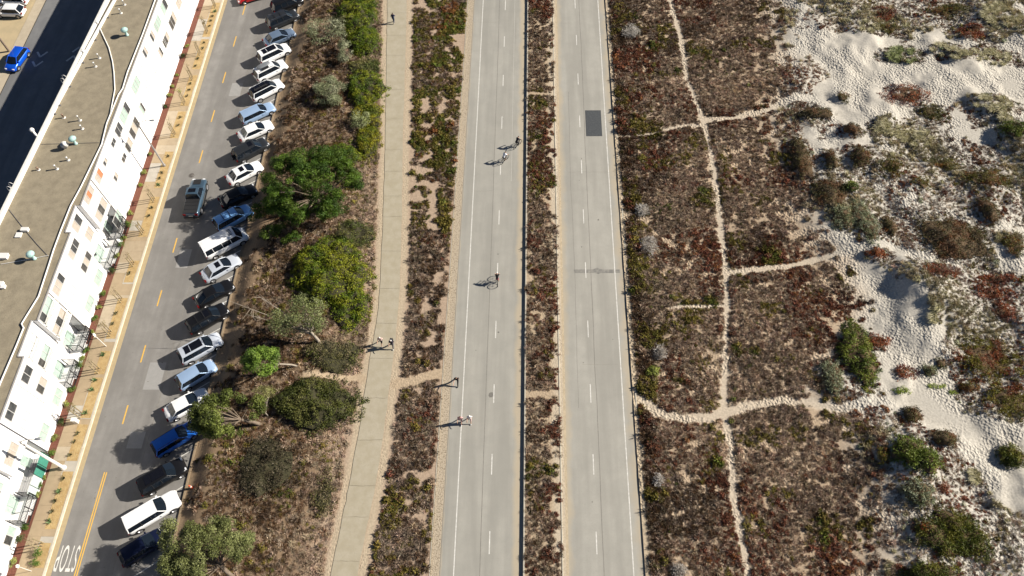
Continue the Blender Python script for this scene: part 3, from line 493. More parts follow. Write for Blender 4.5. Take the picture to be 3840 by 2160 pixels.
for x,y in [(-57.1,68.5),(-57.75,52.0)]:
    mm=MB()
    for s in (-.28,.28): mm.tube([(0,s,-3),(0,s,.6),(.1,s,.95),(.35,s,1.0),(.5,s,.75)],.03,6)
    for k in range(9): mm.tube([(0,-.28,-2.6+.35*k),(0,.28,-2.6+.35*k)],.02,6)
    l=mm.build('roof_ladder',M_pvc,roof); l.location=(xb(y)-.12,y,RF+.3)
fl=MB().lathe([(.13,-1.2),(.13,.55),(.1,.56)],12).build('flue_pipe',M_pvc,roof); fl.location=(xb(59.9)-.25,59.9,RF+.6); MB().lathe([(.1,.55),(.24,.65),(.27,.8),(.2,.95),(.05,1.02)],14).build('flue_cowl',M_pvc,fl)
for y in (79.2,73.9): MB().box(-.12,.12,-.2,.2,0,.3).build('parapet_bracket',M_pvc,roof).location=(xb(y)+.35,y,RF+.3)
for y in (80.5,76.3,72.2,68.1,65.0,63.6): MB().box(-.08,.08,-.08,.08,0,.16).build('upstand_foot',M_dtrim,roof).location=(-54.2-(98-y)*.0905+.3,y,RF)
# windows: (y_hi, y_lo, z_hi, z_lo, wall plane, glass)
WIN=[(49.37,47.67,7.85,6.70,-50.35,'d'),(53.36,50.66,5.65,4.5,-49.75,'t'),(49.5,48.2,5.3,4.2,-50.35,'t'),(46.28,44.14,7.6,6.7,-49.75,'d'),(54.07,52.2,2.3,.9,-49.75,'g'),(46.38,44.12,4.95,4.05,-49.75,'d'),(45.86,44.19,2.1,1.05,-49.75,'g'),(53.05,50.95,8.26,7.45,-49.75,'o'),(57.67,56.81,7.45,7.05,-49.75,'t'),(55.76,54.31,7.9,6.95,-49.75,'o'),(60.87,59.79,4.6,4.1,-49.75,'d'),(57.64,56.76,4.85,4.3,-49.75,'d'),(55.92,54.32,5.25,4.3,-49.75,'w'),(60.87,59.82,7.3,6.85,-49.75,'d'),(63.22,61.64,4.8,3.8,-49.75,'d'),
(71.03,68.92,7.4,6.3,-49.75,'g'),(73.86,71.67,5.3,4.4,-49.75,'w'),(69.0,68.16,4.8,3.6,-49.75,'g'),(66.39,63.85,7.6,6.4,-49.75,'g'),(63.21,61.69,7.5,6.5,-49.75,'d'),(66.43,63.8,5.0,3.75,-49.75,'d'),(85.39,83.52,7.6,6.4,-49.75,'g'),(85.9,83.56,4.95,3.7,-49.75,'d'),(82.02,79.87,7.55,6.5,-49.75,'g'),(78.98,78.0,7.6,6.65,-49.75,'t'),(82.05,79.96,4.8,3.85,-49.75,'d'),(75.77,74.77,7.8,6.9,-49.75,'d'),(78.83,78.01,5.0,3.95,-49.75,'d'),(73.79,72.17,7.95,7.05,-49.75,'w'),(75.75,75.07,5.15,4.1,-49.75,'w'),
(41.67,39.48,7.95,6.95,-49.75,'t'),(41.67,39.48,5.35,4.4,-49.75,'w'),(38.62,35.96,8.3,7.3,-49.75,'g'),(38.63,35.9,5.8,4.7,-49.75,'t'),(42.44,40.72,2.05,1.1,-49.75,'g'),(34.64,32.37,7.9,6.7,-50.35,'w'),(34.62,32.35,5.35,4.3,-50.35,'g'),(31.19,29.57,7.7,6.75,-49.75,'d'),(31.12,29.58,5.1,4.1,-49.75,'d'),(31.18,29.6,2.1,1.1,-49.75,'g'),(27.21,25.6,8.0,7.1,-49.75,'d'),(27.24,25.65,5.4,4.4,-49.75,'w'),(27.22,25.62,2.3,1.35,-49.75,'g'),(23.98,21.9,5.9,4.9,-49.75,'t'),(17.0,15.4,2.1,1.2,-49.75,'g'),(20.4,18.4,5.3,4.3,-50.35,'g'),(20.4,18.4,7.9,6.8,-50.35,'t'),(16.6,14.9,7.7,6.8,-49.75,'d'),(16.6,14.9,5.0,4.1,-49.75,'d'),
(34.39,32.83,1.9,.35,-50.9,'g'),(20.06,18.48,1.9,.5,-50.9,'g'),(49.4,47.6,1.9,.4,-50.9,'g'),(52.6,51.2,1.9,.4,-50.9,'t'),(37.8,36.4,1.9,.4,-50.9,'g'),(89.2,87.6,7.6,6.6,-49.75,'d'),(89.2,87.6,4.9,3.9,-49.75,'t'),(92.8,91.0,7.6,6.6,-49.75,'g'),(92.8,91.0,4.9,3.9,-49.75,'d')]
GL={'d':M_glassd,'g':M_glassg,'w':M_glassw,'t':M_glasst,'o':M_glasst}
for wi,(ya,yb,za,zb,xp,gk) in enumerate(WIN):
    za+=.08; zb-=.14; w=ya-yb; npn=3 if w>1.9 else 2; f=.055
    m=MB()
    for s in (yb-f,ya): m.box(xp-.01,xp+.06,s,s+f,zb-f,za+f)
    m.box(xp-.01,xp+.06,yb,ya,za,za+f); m.box(xp-.01,xp+.06,yb,ya,zb-f,zb); pw=w/npn
    for k in range(1,npn): m.box(xp-.01,xp+.055,yb+k*pw-.03,yb+k*pw+.03,zb,za)
    win=m.build('window',M_frame,bld)
    for k in range(npn):
        gm=GL[gk]
        if gk=='o' and k==1: gm=M_orange
        elif gk!='d' and (wi*3+k*5)%4==0: gm=M_glassd if gk!='w' else M_glassw
        elif gk=='d' and (wi+k)%3==0: gm=M_glasst
        MB().box(xp+.004,xp+.016,yb+k*pw+(.03 if k else .0),yb+(k+1)*pw-(.03 if k<npn-1 else .0),zb+.001,za-.001).build('pane',gm,win)
    if w>1.4 and xp>-50.8: MB().box(xp-.005,xp+.13,yb-.12,ya+.12,zb-.19,zb-f-.004).build('sill',M_cap,win)
    if (35.5<yb<38.7 and xp>-50 and zb>4) or (32<yb<32.5 and xp==-50.35):
        rl=MB(); rl.box(xp+.32,xp+.36,yb-.1,ya+.1,zb+.55,zb+.6); rl.box(xp+.32,xp+.36,yb-.1,ya+.1,zb-.25,zb-.2)
        for s in np.arange(yb-.1,ya+.08,.14): rl.box(xp+.33,xp+.35,s,s+.03,zb-.2,zb+.55)
        for s in (yb-.1,ya+.07): rl.box(xp,xp+.32,s,s+.03,zb+.55,zb+.6).box(xp,xp+.32,s,s+.03,zb-.25,zb-.2)
        rl.build('balcony_railing',mat('railing_pale',(.62,.6,.57),rough=.6) if wi==0 else M_cap,bld)
for y,mt,z0 in ((53.66,M_trim,.4),(38.96,M_trim,.4),(24.9,M_dtrim,.3),(58.75,M_cap,1.6),(67.8,M_cap,2.6),(80.3,M_cap,.8),(29.0,M_cap,3)): MB().tube([(XF+.07,y,RF),(XF+.07,y,z0)],.055 if mt!=M_cap else .03,8).build('downpipe',mt,bld)
M_lamp=mat('wall_lamp_black',(.04,.04,.045),rough=.4)
for y,z in ((53.2,3.1),(49.0,3.0),(38.4,3.2),(34.9,3.1),(47.9,2.4),(22.6,3.3),(20.3,3.2)): MB().lathe([(.05,0),(.13,.05),(.13,.28),(.05,.34)],10).build('wall_lamp',M_lamp,bld).location=(-50.9+.16 if z<3.15 and y<50.1 and y>46 else -50.75,y,z-.6)
for a,b in ((46.6,53.5),(31.85,38.8),(17.3,24.7)):   # entry landings
    MB().box(-50.92,-49.55,a,b,0,.34).box(-49.55,-49.25,a+1.2,b-1.6,0,.2).build('entry_landing',M_stucco,bld)
    for q in (a+2.2,b-1.2): 
        d_=MB().box(-50.9,-50.84,q-.48,q+.48,.345,2.4).build('door',M_glassg,bld); MB().box(-50.84,-50.8,q+.34,q+.40,1.3,1.42).build('handle',M_dtrim,d_)
# iron porch railings
def railing(y0,y1,label,x0=-50.6,x1=-49.18,h=1.55):
    e=empty('porch_railing',((x0+x1)/2,(y0+y1)/2,.13),0,label,'railing'); dx=(x1-x0)/2; dy=(y1-y0)/2
    for s in (.02,h*.5,h-.05): MB().box(dx-.03,dx+.03,-dy,dy,s+.04,s+.09).build('rail',M_iron2,e)
    for (px,py) in ((dx,-dy),(dx,dy),(dx,0),(-dx,-dy),(-dx,dy)): MB().box(px-.035,px+.035,py-.035,py+.035,0,h+.08).build('post',M_iron2,e)
    b=MB()
    for y in np.arange(-dy,dy,.13): b.box(dx-.012,dx+.012,y-.012,y+.012,.05,h)
    for sy in (-dy,dy):
        b.box(-dx,dx,sy-.025,sy+.025,h-.02,h+.03); b.box(-dx,dx,sy-.025,sy+.025,.1,.15)
        for x in np.arange(-dx,dx,.13): b.box(x-.012,x+.012,sy-.012,sy+.012,.1,h)
    bo=b.build('bars',M_iron2,e); bo['kind']='stuff'
railing(51.3,53.5,'black iron porch railing at the foot of the dark downpipe, upper entry'); railing(47.0,50.2,'black iron porch railing left of the big shrub, upper entry')
railing(36.3,38.7,'black iron porch railing below the barred balcony windows, middle entry'); railing(32.0,34.6,'black iron porch railing beside the bright green round shrub, middle entry'); railing(17.6,20.3,'black iron porch railing of the lower entry, nearest the camera')
# green slatted gate
M_slat=mat('gate_green',(.06,.26,.19),(.05,.22,.16),4,.6); M_slatw=mat('gate_pale',(.50,.58,.55),rough=.6)
ge=empty('slatted_gate',(-49.28,22.6,.13),0,'green and pale slatted gate with black posts at the lower entry','gate')
for k,(a,b,mm) in enumerate([(.62,1.75,M_slat),(-.5,.58,M_slat),(-1.55,-.54,M_slatw),(-2.45,-1.6,M_slatw)]):
    MB().box(-.05,.05,b,b+.045,0,1.75).build('post',M_iron2,ge)
    me=MB().box(-.02,.02,a,b,0,.07).mesh('slat'); me.materials.append(mm)
    for q in range(13): link_copy(me,'slat',ge,(0,0,.12+.125*q))
MB().box(-.05,.05,-2.5,-2.455,0,1.75).build('post',M_iron2,ge)
e=empty('waste_bin',(-49.85,22.9,.45),0,'dark waste bin standing behind the green slatted gate','bin'); MB().box(-.32,.32,-.4,.4,.06,.9).build('body',M_lamp,e); MB().box(-.35,.35,-.43,.43,.905,.97).build('lid',M_dtrim,e)
# ---------------------------------------------------------------- lamp posts and small posts
M_pole=mat('pole_grey',(.24,.22,.20),(.29,.27,.25),4,.6,metal=.3); M_polew=mat('pole_white',(.72,.68,.62),(.62,.58,.52),3,.7)
def lamp(x,y,h,m,label,r=.11):
    e=empty('street_lamp',(x,y,.14),0,label,'street lamp','street lamps on the pavement')
    MB().tube([(0,0,0),(0,0,.25),(0,0,.3),(0,0,h)],[r*1.7,r*1.7,r,r*.75],12).build('pole',m,e)
    a=MB().tube([(0,0,h-.25),(.35,.03,h+.12),(.9,.08,h+.28),(1.6,.14,h+.3)],.035,8).build('arm',M_pole,e)
    mm=MB(); mm.add([],[]); pr2=[(.02,0),(.12,.03),(.16,.2),(.15,.45),(.07,.62)]
    l=MB().lathe([(.03,-.33),(.12,-.25),(.16,-.05),(.16,.2),(.09,.33)],12).build('lamp_head',M_steel,e); l.rotation_euler=(0,math.pi/2,.09); l.scale=(.6,1,1); l.location=(1.85,.17,h+.27)
lamp(-47.05,62.56,7.8,M_pole,'slim dark grey street lamp on the pavement across from the pickup truck'); lamp(-47.54,23.27,7.85,M_polew,'thick white street lamp in front of the green slatted gate',.16)
e=empty('signpost',(-47.17,36.97,.14),0,'thin white post on the pavement by the middle porch railings','post'); MB().tube([(0,0,0),(0,0,3.0)],.05,8).build('post',M_polew,e); MB().box(-.01,.01,-.15,.15,2.45,2.95).build('sign_plate',M_polew,e).location=(.045,0,0)
e=empty('signpost',(-47.48,13.3,.14),0,'thin white sign post at the bottom left corner of the pavement','post'); MB().tube([(0,0,0),(0,0,2.6)],.03,8).build('post',M_polew,e); MB().box(-.01,.01,-.15,.15,2.1,2.55).build('sign_plate',M_polew,e).location=(.045,0,0)
e=empty('utility_box',(-47.7,28.15,.14),0,'small white utility box on the pavement beside a leafy young tree','box'); MB().box(-.22,.22,-.18,.18,0,.75).build('cabinet',M_polew,e); MB().box(-.25,.25,-.21,.21,.75,.8).build('lid',M_cap,e)
e=empty('street_pole',(-74.82,83.73,.1),0,'dark wooden pole standing on the far pavement behind the blue car','pole'); MB().tube([(0,0,0),(0,0,9)],[.16,.11],10).build('shaft',mat('pole_wood',(.16,.12,.09),(.22,.17,.13),4,.9),e); MB().box(-.9,.9,-.05,.05,8.2,8.32).build('crossarm',M_pole,e)
# traffic cone on the bank
M_cone=mat('cone_orange',(.72,.13,.05),(.62,.1,.04),5,.6); M_coneb=mat('cone_base_dark',(.10,.03,.025),rough=.7)
e=empty('traffic_cone',(-33.9,21.3,.2),0,'orange traffic cone standing on the bare bank above the parked cars','cone'); MB().box(-.2,.2,-.2,.2,0,.05).build('base',M_coneb,e); MB().lathe([(.15,.05),(.06,.85),(.045,.95),(.02,.96)],14).build('body',M_cone,e); MB().lathe([(.119,.42),(.095,.6)],14).build('reflective_band',M_polew,e)
# ---------------------------------------------------------------- vehicles
def paint_m(name,c,metal=.0,rough=.28): return mat(name,c,None,rough=rough,metal=metal,coat=.25 if max(c)<.05 else .8,spec=.3)
PAINT={'black':paint_m('paint_black',(.008,.008,.009)),'dgrey':paint_m('paint_dark_grey',(.035,.038,.042),.4),'bluegrey':paint_m('paint_blue_grey',(.16,.22,.31),.3),'white':paint_m('paint_white',(.80,.80,.79),0,.35),'silver':paint_m('paint_silver_sky_tint',(.58,.62,.68),.25),'silverblue':paint_m('paint_silver_blue_sky_tint',(.34,.47,.66),.25),'lblue':paint_m('paint_light_blue_sky_tint',(.20,.42,.75),.2),'blue':paint_m('paint_blue_sky_tint',(.02,.14,.55),.2),'bblue':paint_m('paint_bright_blue',(.005,.09,.62),.25),'navy':paint_m('paint_navy',(.008,.012,.035),.2),'red':paint_m('paint_red',(.42,.01,.012)),'slate':paint_m('paint_slate_blue',(.055,.095,.135),.3)}  # silver, silverblue, lblue and blue carry reflected sky in the base colour
M_cg=mat('car_glass',(.008,.012,.018),None,rough=.05,spec=.45); M_tyre=mat('tyre_rubber',(.018,.018,.018),rough=.85); M_rim=mat('wheel_rim',(.45,.45,.46),rough=.3,metal=.8); M_blk=mat('black_plastic',(.02,.02,.021),rough=.55); M_head=mat('headlight_lens',(.75,.76,.78),rough=.1,spec=.7); M_tail=mat('tail_light',(.16,.006,.006),rough=.2); M_gloss=mat('gloss_black_roof',(.006,.006,.008),rough=.07,spec=.8); M_chrome=mat('chrome',(.6,.6,.62),rough=.15,metal=1)
SPEC={ # L,W,H,zb, deck profile, ws base, ws top, roof end, rw base, belt, wheel r
'sedan':(4.65,1.82,1.44,.24,[(0,.55),(.015,.78),(.06,.93),(.16,.97),(.40,.93),(.68,.92),(.74,.88),(.90,.76),(.965,.64),(1,.45)],.735,.565,.27,.125,.92,.325),
'coupe':(4.55,1.82,1.42,.22,[(0,.55),(.015,.8),(.05,.95),(.14,.98),(.40,.93),(.68,.91),(.74,.87),(.90,.74),(.965,.62),(1,.44)],.73,.55,.30,.07,.92,.33),
'suv':(4.70,1.88,1.70,.30,[(0,.62),(.012,.92),(.03,1.06),(.10,1.06),(.65,1.03),(.76,1.02),(.91,.93),(.97,.78),(1,.52)],.765,.625,.09,.02,1.04,.36),
'hatch':(4.25,1.78,1.52,.25,[(0,.58),(.012,.85),(.04,.98),(.12,.98),(.62,.95),(.76,.92),(.91,.80),(.97,.66),(1,.46)],.77,.60,.13,.03,.95,.32),
'wagon':(4.75,1.82,1.50,.24,[(0,.58),(.012,.85),(.03,.97),(.1,.97),(.62,.94),(.74,.90),(.90,.78),(.965,.65),(1,.45)],.735,.58,.09,.02,.94,.325),
'van':(5.35,2.0,2.08,.32,[(0,.7),(.01,1.1),(.02,1.18),(.1,1.18),(.70,1.16),(.86,1.14),(.93,1.0),(.98,.82),(1,.55)],.875,.765,.03,.008,1.17,.36),
'truckcap':(5.3,1.95,1.80,.36,[(0,.66),(.012,.98),(.03,1.08),(.1,1.08),(.62,1.06),(.74,1.05),(.92,.98),(.98,.8),(1,.55)],.74,.62,.05,.015,1.07,.39),
'pickup':(5.7,2.0,1.95,.50,[(0,.72),(.01,1.15),(.02,1.22),(.40,1.22),(.64,1.2),(.72,1.2),(.93,1.1),(.98,.92),(1,.7)],.715,.615,.44,.405,1.2,.44)}
def lerp(t,P): return float(np.interp(t,[p[0] for p in P],[p[1] for p in P]))
CARG='cars parked nose in along the bank'
def car(kind,color,x,y,deg,label,extras=(),group=CARG,z=0.0,name=None,scale=1.0,dark_roof=False):
    L,W,H,zb,deck,wsb,wst,rfe,rwb,belt,wr=SPEC[kind]; pm=PAINT[color]
    deg=deg+(rng.uniform(-3,3) if group==CARG else 0); x=x+(rng.uniform(-.15,.15) if group==CARG else 0)
    e=empty(name or ('pickup_truck' if kind=='pickup' else 'van' if kind=='van' else 'car'),(x,y,z),math.radians(deg),label,'pickup truck' if kind=='pickup' else 'van' if kind=='van' else 'car',group)
    X=lambda t:(t-.5)*L
    T=[0,.008,.025,.05,.09,.14,.2,.28,.36,.45,.55,.64,.7,.76,.82,.88,.93,.965,.985,1.0]
    V=[];F=[];hw=W/2
    for t in T:
        w=hw*lerp(t,[(0,.80),(.01,.88),(.04,.955),(.12,1),(.86,1),(.94,.955),(.985,.86),(1,.74)]); zt=lerp(t,deck); zt=max(zt,zb+.16); b=zb+.12*max(0,abs(t-.5)-.44)/.06
        sec=[(-.86*w,b),(-.99*w,b+.10),(-1.0*w,b+.38*(zt-b)),(-.985*w,b+.72*(zt-b)),(-.93*w,zt-.035),(-.80*w,zt),(-.42*w,zt+.022),(0,zt+.03)]
        sec=sec+[(-a,c) for a,c in sec[:-1][::-1]]
        V+=[(X(t),a,c) for a,c in sec]
    k=15
    for i in range(len(T)-1):
        for j in range(k-1): F.append((i*k+j,(i+1)*k+j,(i+1)*k+j+1,i*k+j+1))
        F.append((i*k+k-1,(i+1)*k+k-1,(i+1)*k,i*k))
    m=MB().add(V,F,0,True); m.add([V[j] for j in range(k)],[tuple(range(k))]); m.add([V[(len(T)-1)*k+j] for j in range(k)],[tuple(range(k-1,-1,-1))])
    body=m.build('body',pm,e)
    m=MB().box(X(.03),X(.97),-hw*.93,hw*.93,zb-.04,zb+.12); m.build('sill_trim',M_blk,e)
    wb=hw*.90; wt=hw*.70 if kind!='van' else hw*.82; zr=H; js=[-1,-.6,-.2,.2,.6,1]
    def bow(j,a): return a*(1-j*j)
    # windscreen and rear window
    for nm,tb,tt,bl in (('windscreen',wsb,wst,.16),('rear_window',rwb,rfe,-.10)):
        B=[(X(tb)+bow(j,bl),j*wb*.93,belt+.005) for j in js]; Tp=[(X(tt)+bow(j,bl*.4),j*wt*.97,zr-.05) for j in js]
        MB().add(B+Tp,[(q,q+1,q+7,q+6) if bl>0 else (q+1,q,q+6,q+7) for q in range(5)],0,True).build(nm,M_cg if 'tint' not in extras or nm!='x' else M_gloss,e)
    for s in (-1,1):
        MB().add([(X(rwb)+.03,s*wb,belt),(X((rwb+wsb)/2),s*wb*1.015,belt),(X(wsb)-.05,s*wb,belt),(X(wst)-.03,s*wt,zr-.06),(X((rfe+wst)/2),s*wt*1.02,zr-.05),(X(rfe)+.03,s*wt,zr-.06)],[(0,1,4,5),(1,2,3,4)] if s>0 else [(5,4,1,0),(4,3,2,1)]).build('side_window',M_cg,e)
    # roof skin
    us=np.linspace(0,1,7); RV=[];RF_=[]; x0,x1=X(rfe)-.04,X(wst)+.04
    for u in us:
        for j in js: RV.append((x0+(x1-x0)*u,j*wt*1.03,zr-.045+.055*(1-j*j)*1+.03*(1-(2*u-1)**2)-(.02 if abs(j)==1 else 0)))
    for i in range(6):
        for q in range(5): RF_.append((i*6+q,(i+1)*6+q,(i+1)*6+q+1,i*6+q+1))
    MB().add(RV,RF_,0,True).build('roof',M_gloss if dark_roof else pm,e)
    # pillars
    for s in (-1,1):
        MB().tube([(X(wsb)-.02,s*wb*.98,belt),(X(wst),s*wt*1.0,zr-.05)],.045,6).build('pillar',pm,e)
        MB().tube([(X(rwb)+.02,s*wb*.98,belt),(X(rfe),s*wt*1.0,zr-.05)],.065 if kind not in('van',) else .09,6).build('pillar',pm,e)
        MB().tube([(X(wst)+.02,s*wt*1.02,zr-.06),(X(rfe)-.02,s*wt*1.02,zr-.06)],.04,6).build('roof_edge',pm,e)
        nb=(.47,) if kind in('sedan','coupe') else (.47,.28) if kind!='pickup' else (.52,)
        if kind=='van': nb=(.62,.42,.2)
        for tq in nb: 
            if rfe<tq<wst+.06: MB().tube([(X(tq),s*wb*1.02,belt),(X(tq),s*wt*1.03,zr-.06)],.035,6).build('pillar',M_blk if kind!='van' else pm,e)
        MB().box(X(wsb)-.42,X(wsb)-.26,s*hw*1.0-.02,s*hw*1.0+.14 if s>0 else s*hw-.0,belt-.02,belt+.13).build('mirror',pm,e).location=(0,-.14 if s<0 else 0,0)
        # lights
        MB().box(X(.945),X(.985),s*hw*.62-.13,s*hw*.62+.17 if s>0 else s*hw*.62+.13,lerp(.96,deck)-.14,lerp(.96,deck)+.012).build('headlight',M_head,e)
        MB().box(X(.0)-.012,X(.03),s*hw*.72-.16,s*hw*.72+.16,.72*(belt),.95*belt).build('tail_light',M_tail,e)
    MB().box(X(.975),X(1)+.012,-.42,.42,zb+.18,lerp(.985,deck)-.1).build('grille',M_blk,e)
    MB().box(X(0)-.015,X(.01),-.26,.26,.62*belt,.62*belt+.13).build('number_plate',M_polew,e)
    # wheels
    for tx in (.17,.82):
        for s in (-1,1):
            we=MB(); we.disc((0,0,0),(0,1,0),wr,.22,22); w=we.build('wheel',M_tyre,e); w.location=(X(tx),s*(hw-.095),wr)
            r_=MB(); r_.disc((0,s*.113,0),(0,1,0),wr*.66,.012,16)
            for q in range(5): 
                a=2*math.pi*q/5; r_.tube([(0,s*.122,0),(wr*.6*math.cos(a),s*.122,wr*.6*math.sin(a))],.03,5)
            r_.build('rim',M_rim,w)
            a_=MB(); a_.disc((X(tx),s*(hw*.985),wr*1.02),(0,1,0),wr*1.16,.035,22); a_.build('wheel_arch',M_blk,e)
    # extras
    rm=(x0+x1)/2
    if 'sunroof' in extras: MB().box(X(wst)-.75,X(wst)-.18,-wt*.62,wt*.62,zr+.012,zr+.042).build('sunroof',M_gloss,e)
    if 'panorama' in extras:
        MB().box(rm-.15,X(wst)-.12,-wt*.74,wt*.74,zr+.012,zr+.046).build('glass_roof',M_gloss,e); MB().box(x0+.5,rm-.22,-wt*.74,wt*.74,zr+.01,zr+.045).build('glass_roof',M_gloss,e)
    if 'rails' in extras:
        for s in (-1,1): MB().tube([(x0+.2,s*wt*.93,zr+.01),(x0+.3,s*wt*.93,zr+.075),(x1-.35,s*wt*.93,zr+.075),(x1-.2,s*wt*.93,zr+.01)],.022,6).build('roof_rail',M_blk if color!='dgrey' else M_chrome,e)
    if 'bars' in extras:
        for t in (.35,.68): MB().box(x0+(x1-x0)*t-.04,x0+(x1-x0)*t+.04,-wt*.98,wt*.98,zr+.07,zr+.10).build('roof_bar',M_blk,e)
    if 'box' in extras:
        b=MB().lathe([(.05,-.95),(.3,-.85),(.42,-.4),(.42,.4),(.3,.85),(.05,.95)],14).build('roof_box',mat('roof_box_grey',(.16,.17,.18),rough=.35),e); b.rotation_euler=(0,math.pi/2,0); b.scale=(.42,1,1); b.location=(rm,.12,zr+.2); MB().box(-.5,.5,-.12,.12,0,.14).build('bag',M_blk,e).location=(rm,-wt*.65,zr+.07)
    if 'rack' in extras:
        r=MB()
        for t in (.2,.5,.8): r.box(x0+(x1-x0)*t-.03,x0+(x1-x0)*t+.03,-wt*.9,wt*.9,zr+.06,zr+.1)
        r.tube([(x0+.3,-wt*.5,zr+.12),(x1-.3,-wt*.5,zr+.12)],.05,6).tube([(x0+.35,-wt*.3,zr+.13),(x1-.5,-wt*.35,zr+.13)],.05,6); r.build('roof_rack',M_blk,e)
    if 'spare' in extras: 
        sp=MB().disc((X(0)-.13,0,.95),(1,0,0),.34,.2,20).build('spare_wheel',M_tyre,e); MB().disc((X(0)-.24,0,.95),(1,0,0),.2,.03,14).build('rim',M_rim,sp)
    if 'ribs' in extras:
        for j in (-.6,-.3,0,.3,.6): MB().box(x0+.3,x1-.9,j*wt-.03,j*wt+.03,zr+.0,zr+.045).build('roof_rib',pm,e)
        for q in range(5): MB().box(x1-.72,x1-.25,(-.5+.25*q)*wt-.035,(-.5+.25*q)*wt+.035,zr+.01,zr+.05).build('roof_vent',M_blk,e)
    if kind=='pickup':
        MB().box(X(.02),X(.395),-hw*.86,hw*.86,1.235,1.275).build('bed_cover',M_blk,e)
        for q in (.12,.22,.31): MB().box(X(q)-.012,X(q)+.012,-hw*.84,hw*.84,1.276,1.285).build('cover_seam',M_gloss,e)
        MB().box(X(-.01)-.06,X(.01),-hw*.9,hw*.9,.55,.72).build('bumper',M_blk,e)
        MB().box(X(.80),X(.93),-.45,.45,1.205,1.235).build('hood_scoop',M_blk,e)
        for s in (-1,1): MB().box(X(.3),X(.72),s*hw+(-.02 if s>0 else -.16),s*hw+(.16 if s>0 else .02),.42,.47).build('side_step',M_blk,e)
    if 'wipers' in extras: pass
    return e
car('suv','black',-36.05,92.5,36,'black SUV cut by the top edge, topmost of the parked row',('rails',))
car('suv','dgrey',-36.14,89.2,36,'dark grey SUV with silver roof bars, second from the top of the row',('rails','bars'))
car('sedan','bluegrey',-36.12,85.5,36,'blue grey sedan parked between a grey SUV and a white SUV')
car('suv','white',-36.11,82.2,36,'white SUV with black glass roof, parked right below the blue grey sedan',('panorama',))
car('suv','white',-36.22,78.9,36,'white SUV carrying a grey roof box',('box','rails'))
car('suv','white',-36.07,75.2,36,'white SUV with black roof and loaded rack',('rack',),dark_roof=True)
car('wagon','silverblue',-36.5,71.1,36,'silver blue small wagon between two white cars',scale=.9)
car('sedan','white',-36.15,68.0,36,'white sedan without sunroof beside the silver blue wagon')
car('suv','dgrey',-36.15,64.7,36,'dark grey SUV with spare wheel on its tailgate',('spare','sunroof'))
car('sedan','white',-36.35,61.0,36,'white sedan with sunroof tucked against the big cypress',('sunroof',))
car('sedan','black',-36.5,57.4,36,'black sedan in deep shade under the cypress')
car('suv','lblue',-36.25,54.0,36,'light blue SUV with dark roof bars',('rails','bars'))
car('van','white',-36.45,50.3,36,'white passenger van with ribbed roof',('ribs',))
car('sedan','silver',-36.3,46.9,36,'silver sedan with sunroof next to the white van',('sunroof',))
car('coupe','black',-36.2,43.5,36,'glossy black sedan with chrome wheels below the silver sedan')
car('suv','black',-36.25,40.2,36,'black SUV with roof bars in the middle of the row',('rails','bars','sunroof'))
car('suv','silver',-36.25,36.5,36,'silver SUV with large black glass roof',('panorama',))
car('hatch','silverblue',-36.2,33.4,36,'silver blue crossover with plain painted roof beside bare branches')
car('sedan','white',-36.3,30.0,36,'white sedan half hidden by the round leafy tree')
car('wagon','blue',-36.6,26.3,36,'royal blue wagon in tree shadow',('rails',))
car('suv','black',-36.8,22.3,36,'black SUV with split glass roof near the orange cone',('panorama',))
car('truckcap','white',-37.0,18.8,36,'large plain white SUV, second from the bottom of the row')
car('hatch','navy',-37.1,15.5,36,'dark navy hatchback under the bottom tree, nearest the camera')
car('pickup','slate',-41.55,57.0,92,'slate blue pickup truck with black bed cover driving up the street',('sunroof',),'vehicles driving')
car('sedan','red',-41.7,94.6,205,'red car cut off by the top edge of the street',(), 'vehicles driving')
car('hatch','bblue',-72.6,81.5,-100,'bright blue hatchback turning on the shaded back street',(), 'vehicles driving')
car('hatch','white',-77.1,91.5,177,'white hatchback parked on the forecourt at the top left',(), 'cars on the forecourt',z=.06)
car('suv','white',-77.6,94.0,177,'white SUV cut by the top left edge of the picture',(), 'cars on the forecourt',z=.06)
# stall lines between the parked cars
cy=[92.5,89.2,85.5,82.2,78.9,75.2,71.1,68,64.7,61,57.4,54,50.3,46.9,43.5,40.2,36.5,33.4,30,26.3,22.3,18.8,15.5,12.3]
for a,b in zip(cy[:-1],cy[1:]):
    ymid=(a+b)/2; an=math.radians(36); L=5.0; x1=-34.75; y1=ymid+(x1+36.3)*math.tan(an)
    quadstrip('stall_line',(x1,y1),(x1-L*math.cos(an)*.85,y1-L*math.sin(an)*.85),.10,.0045,M_worn if int(ymid)%3 else M_white,street)
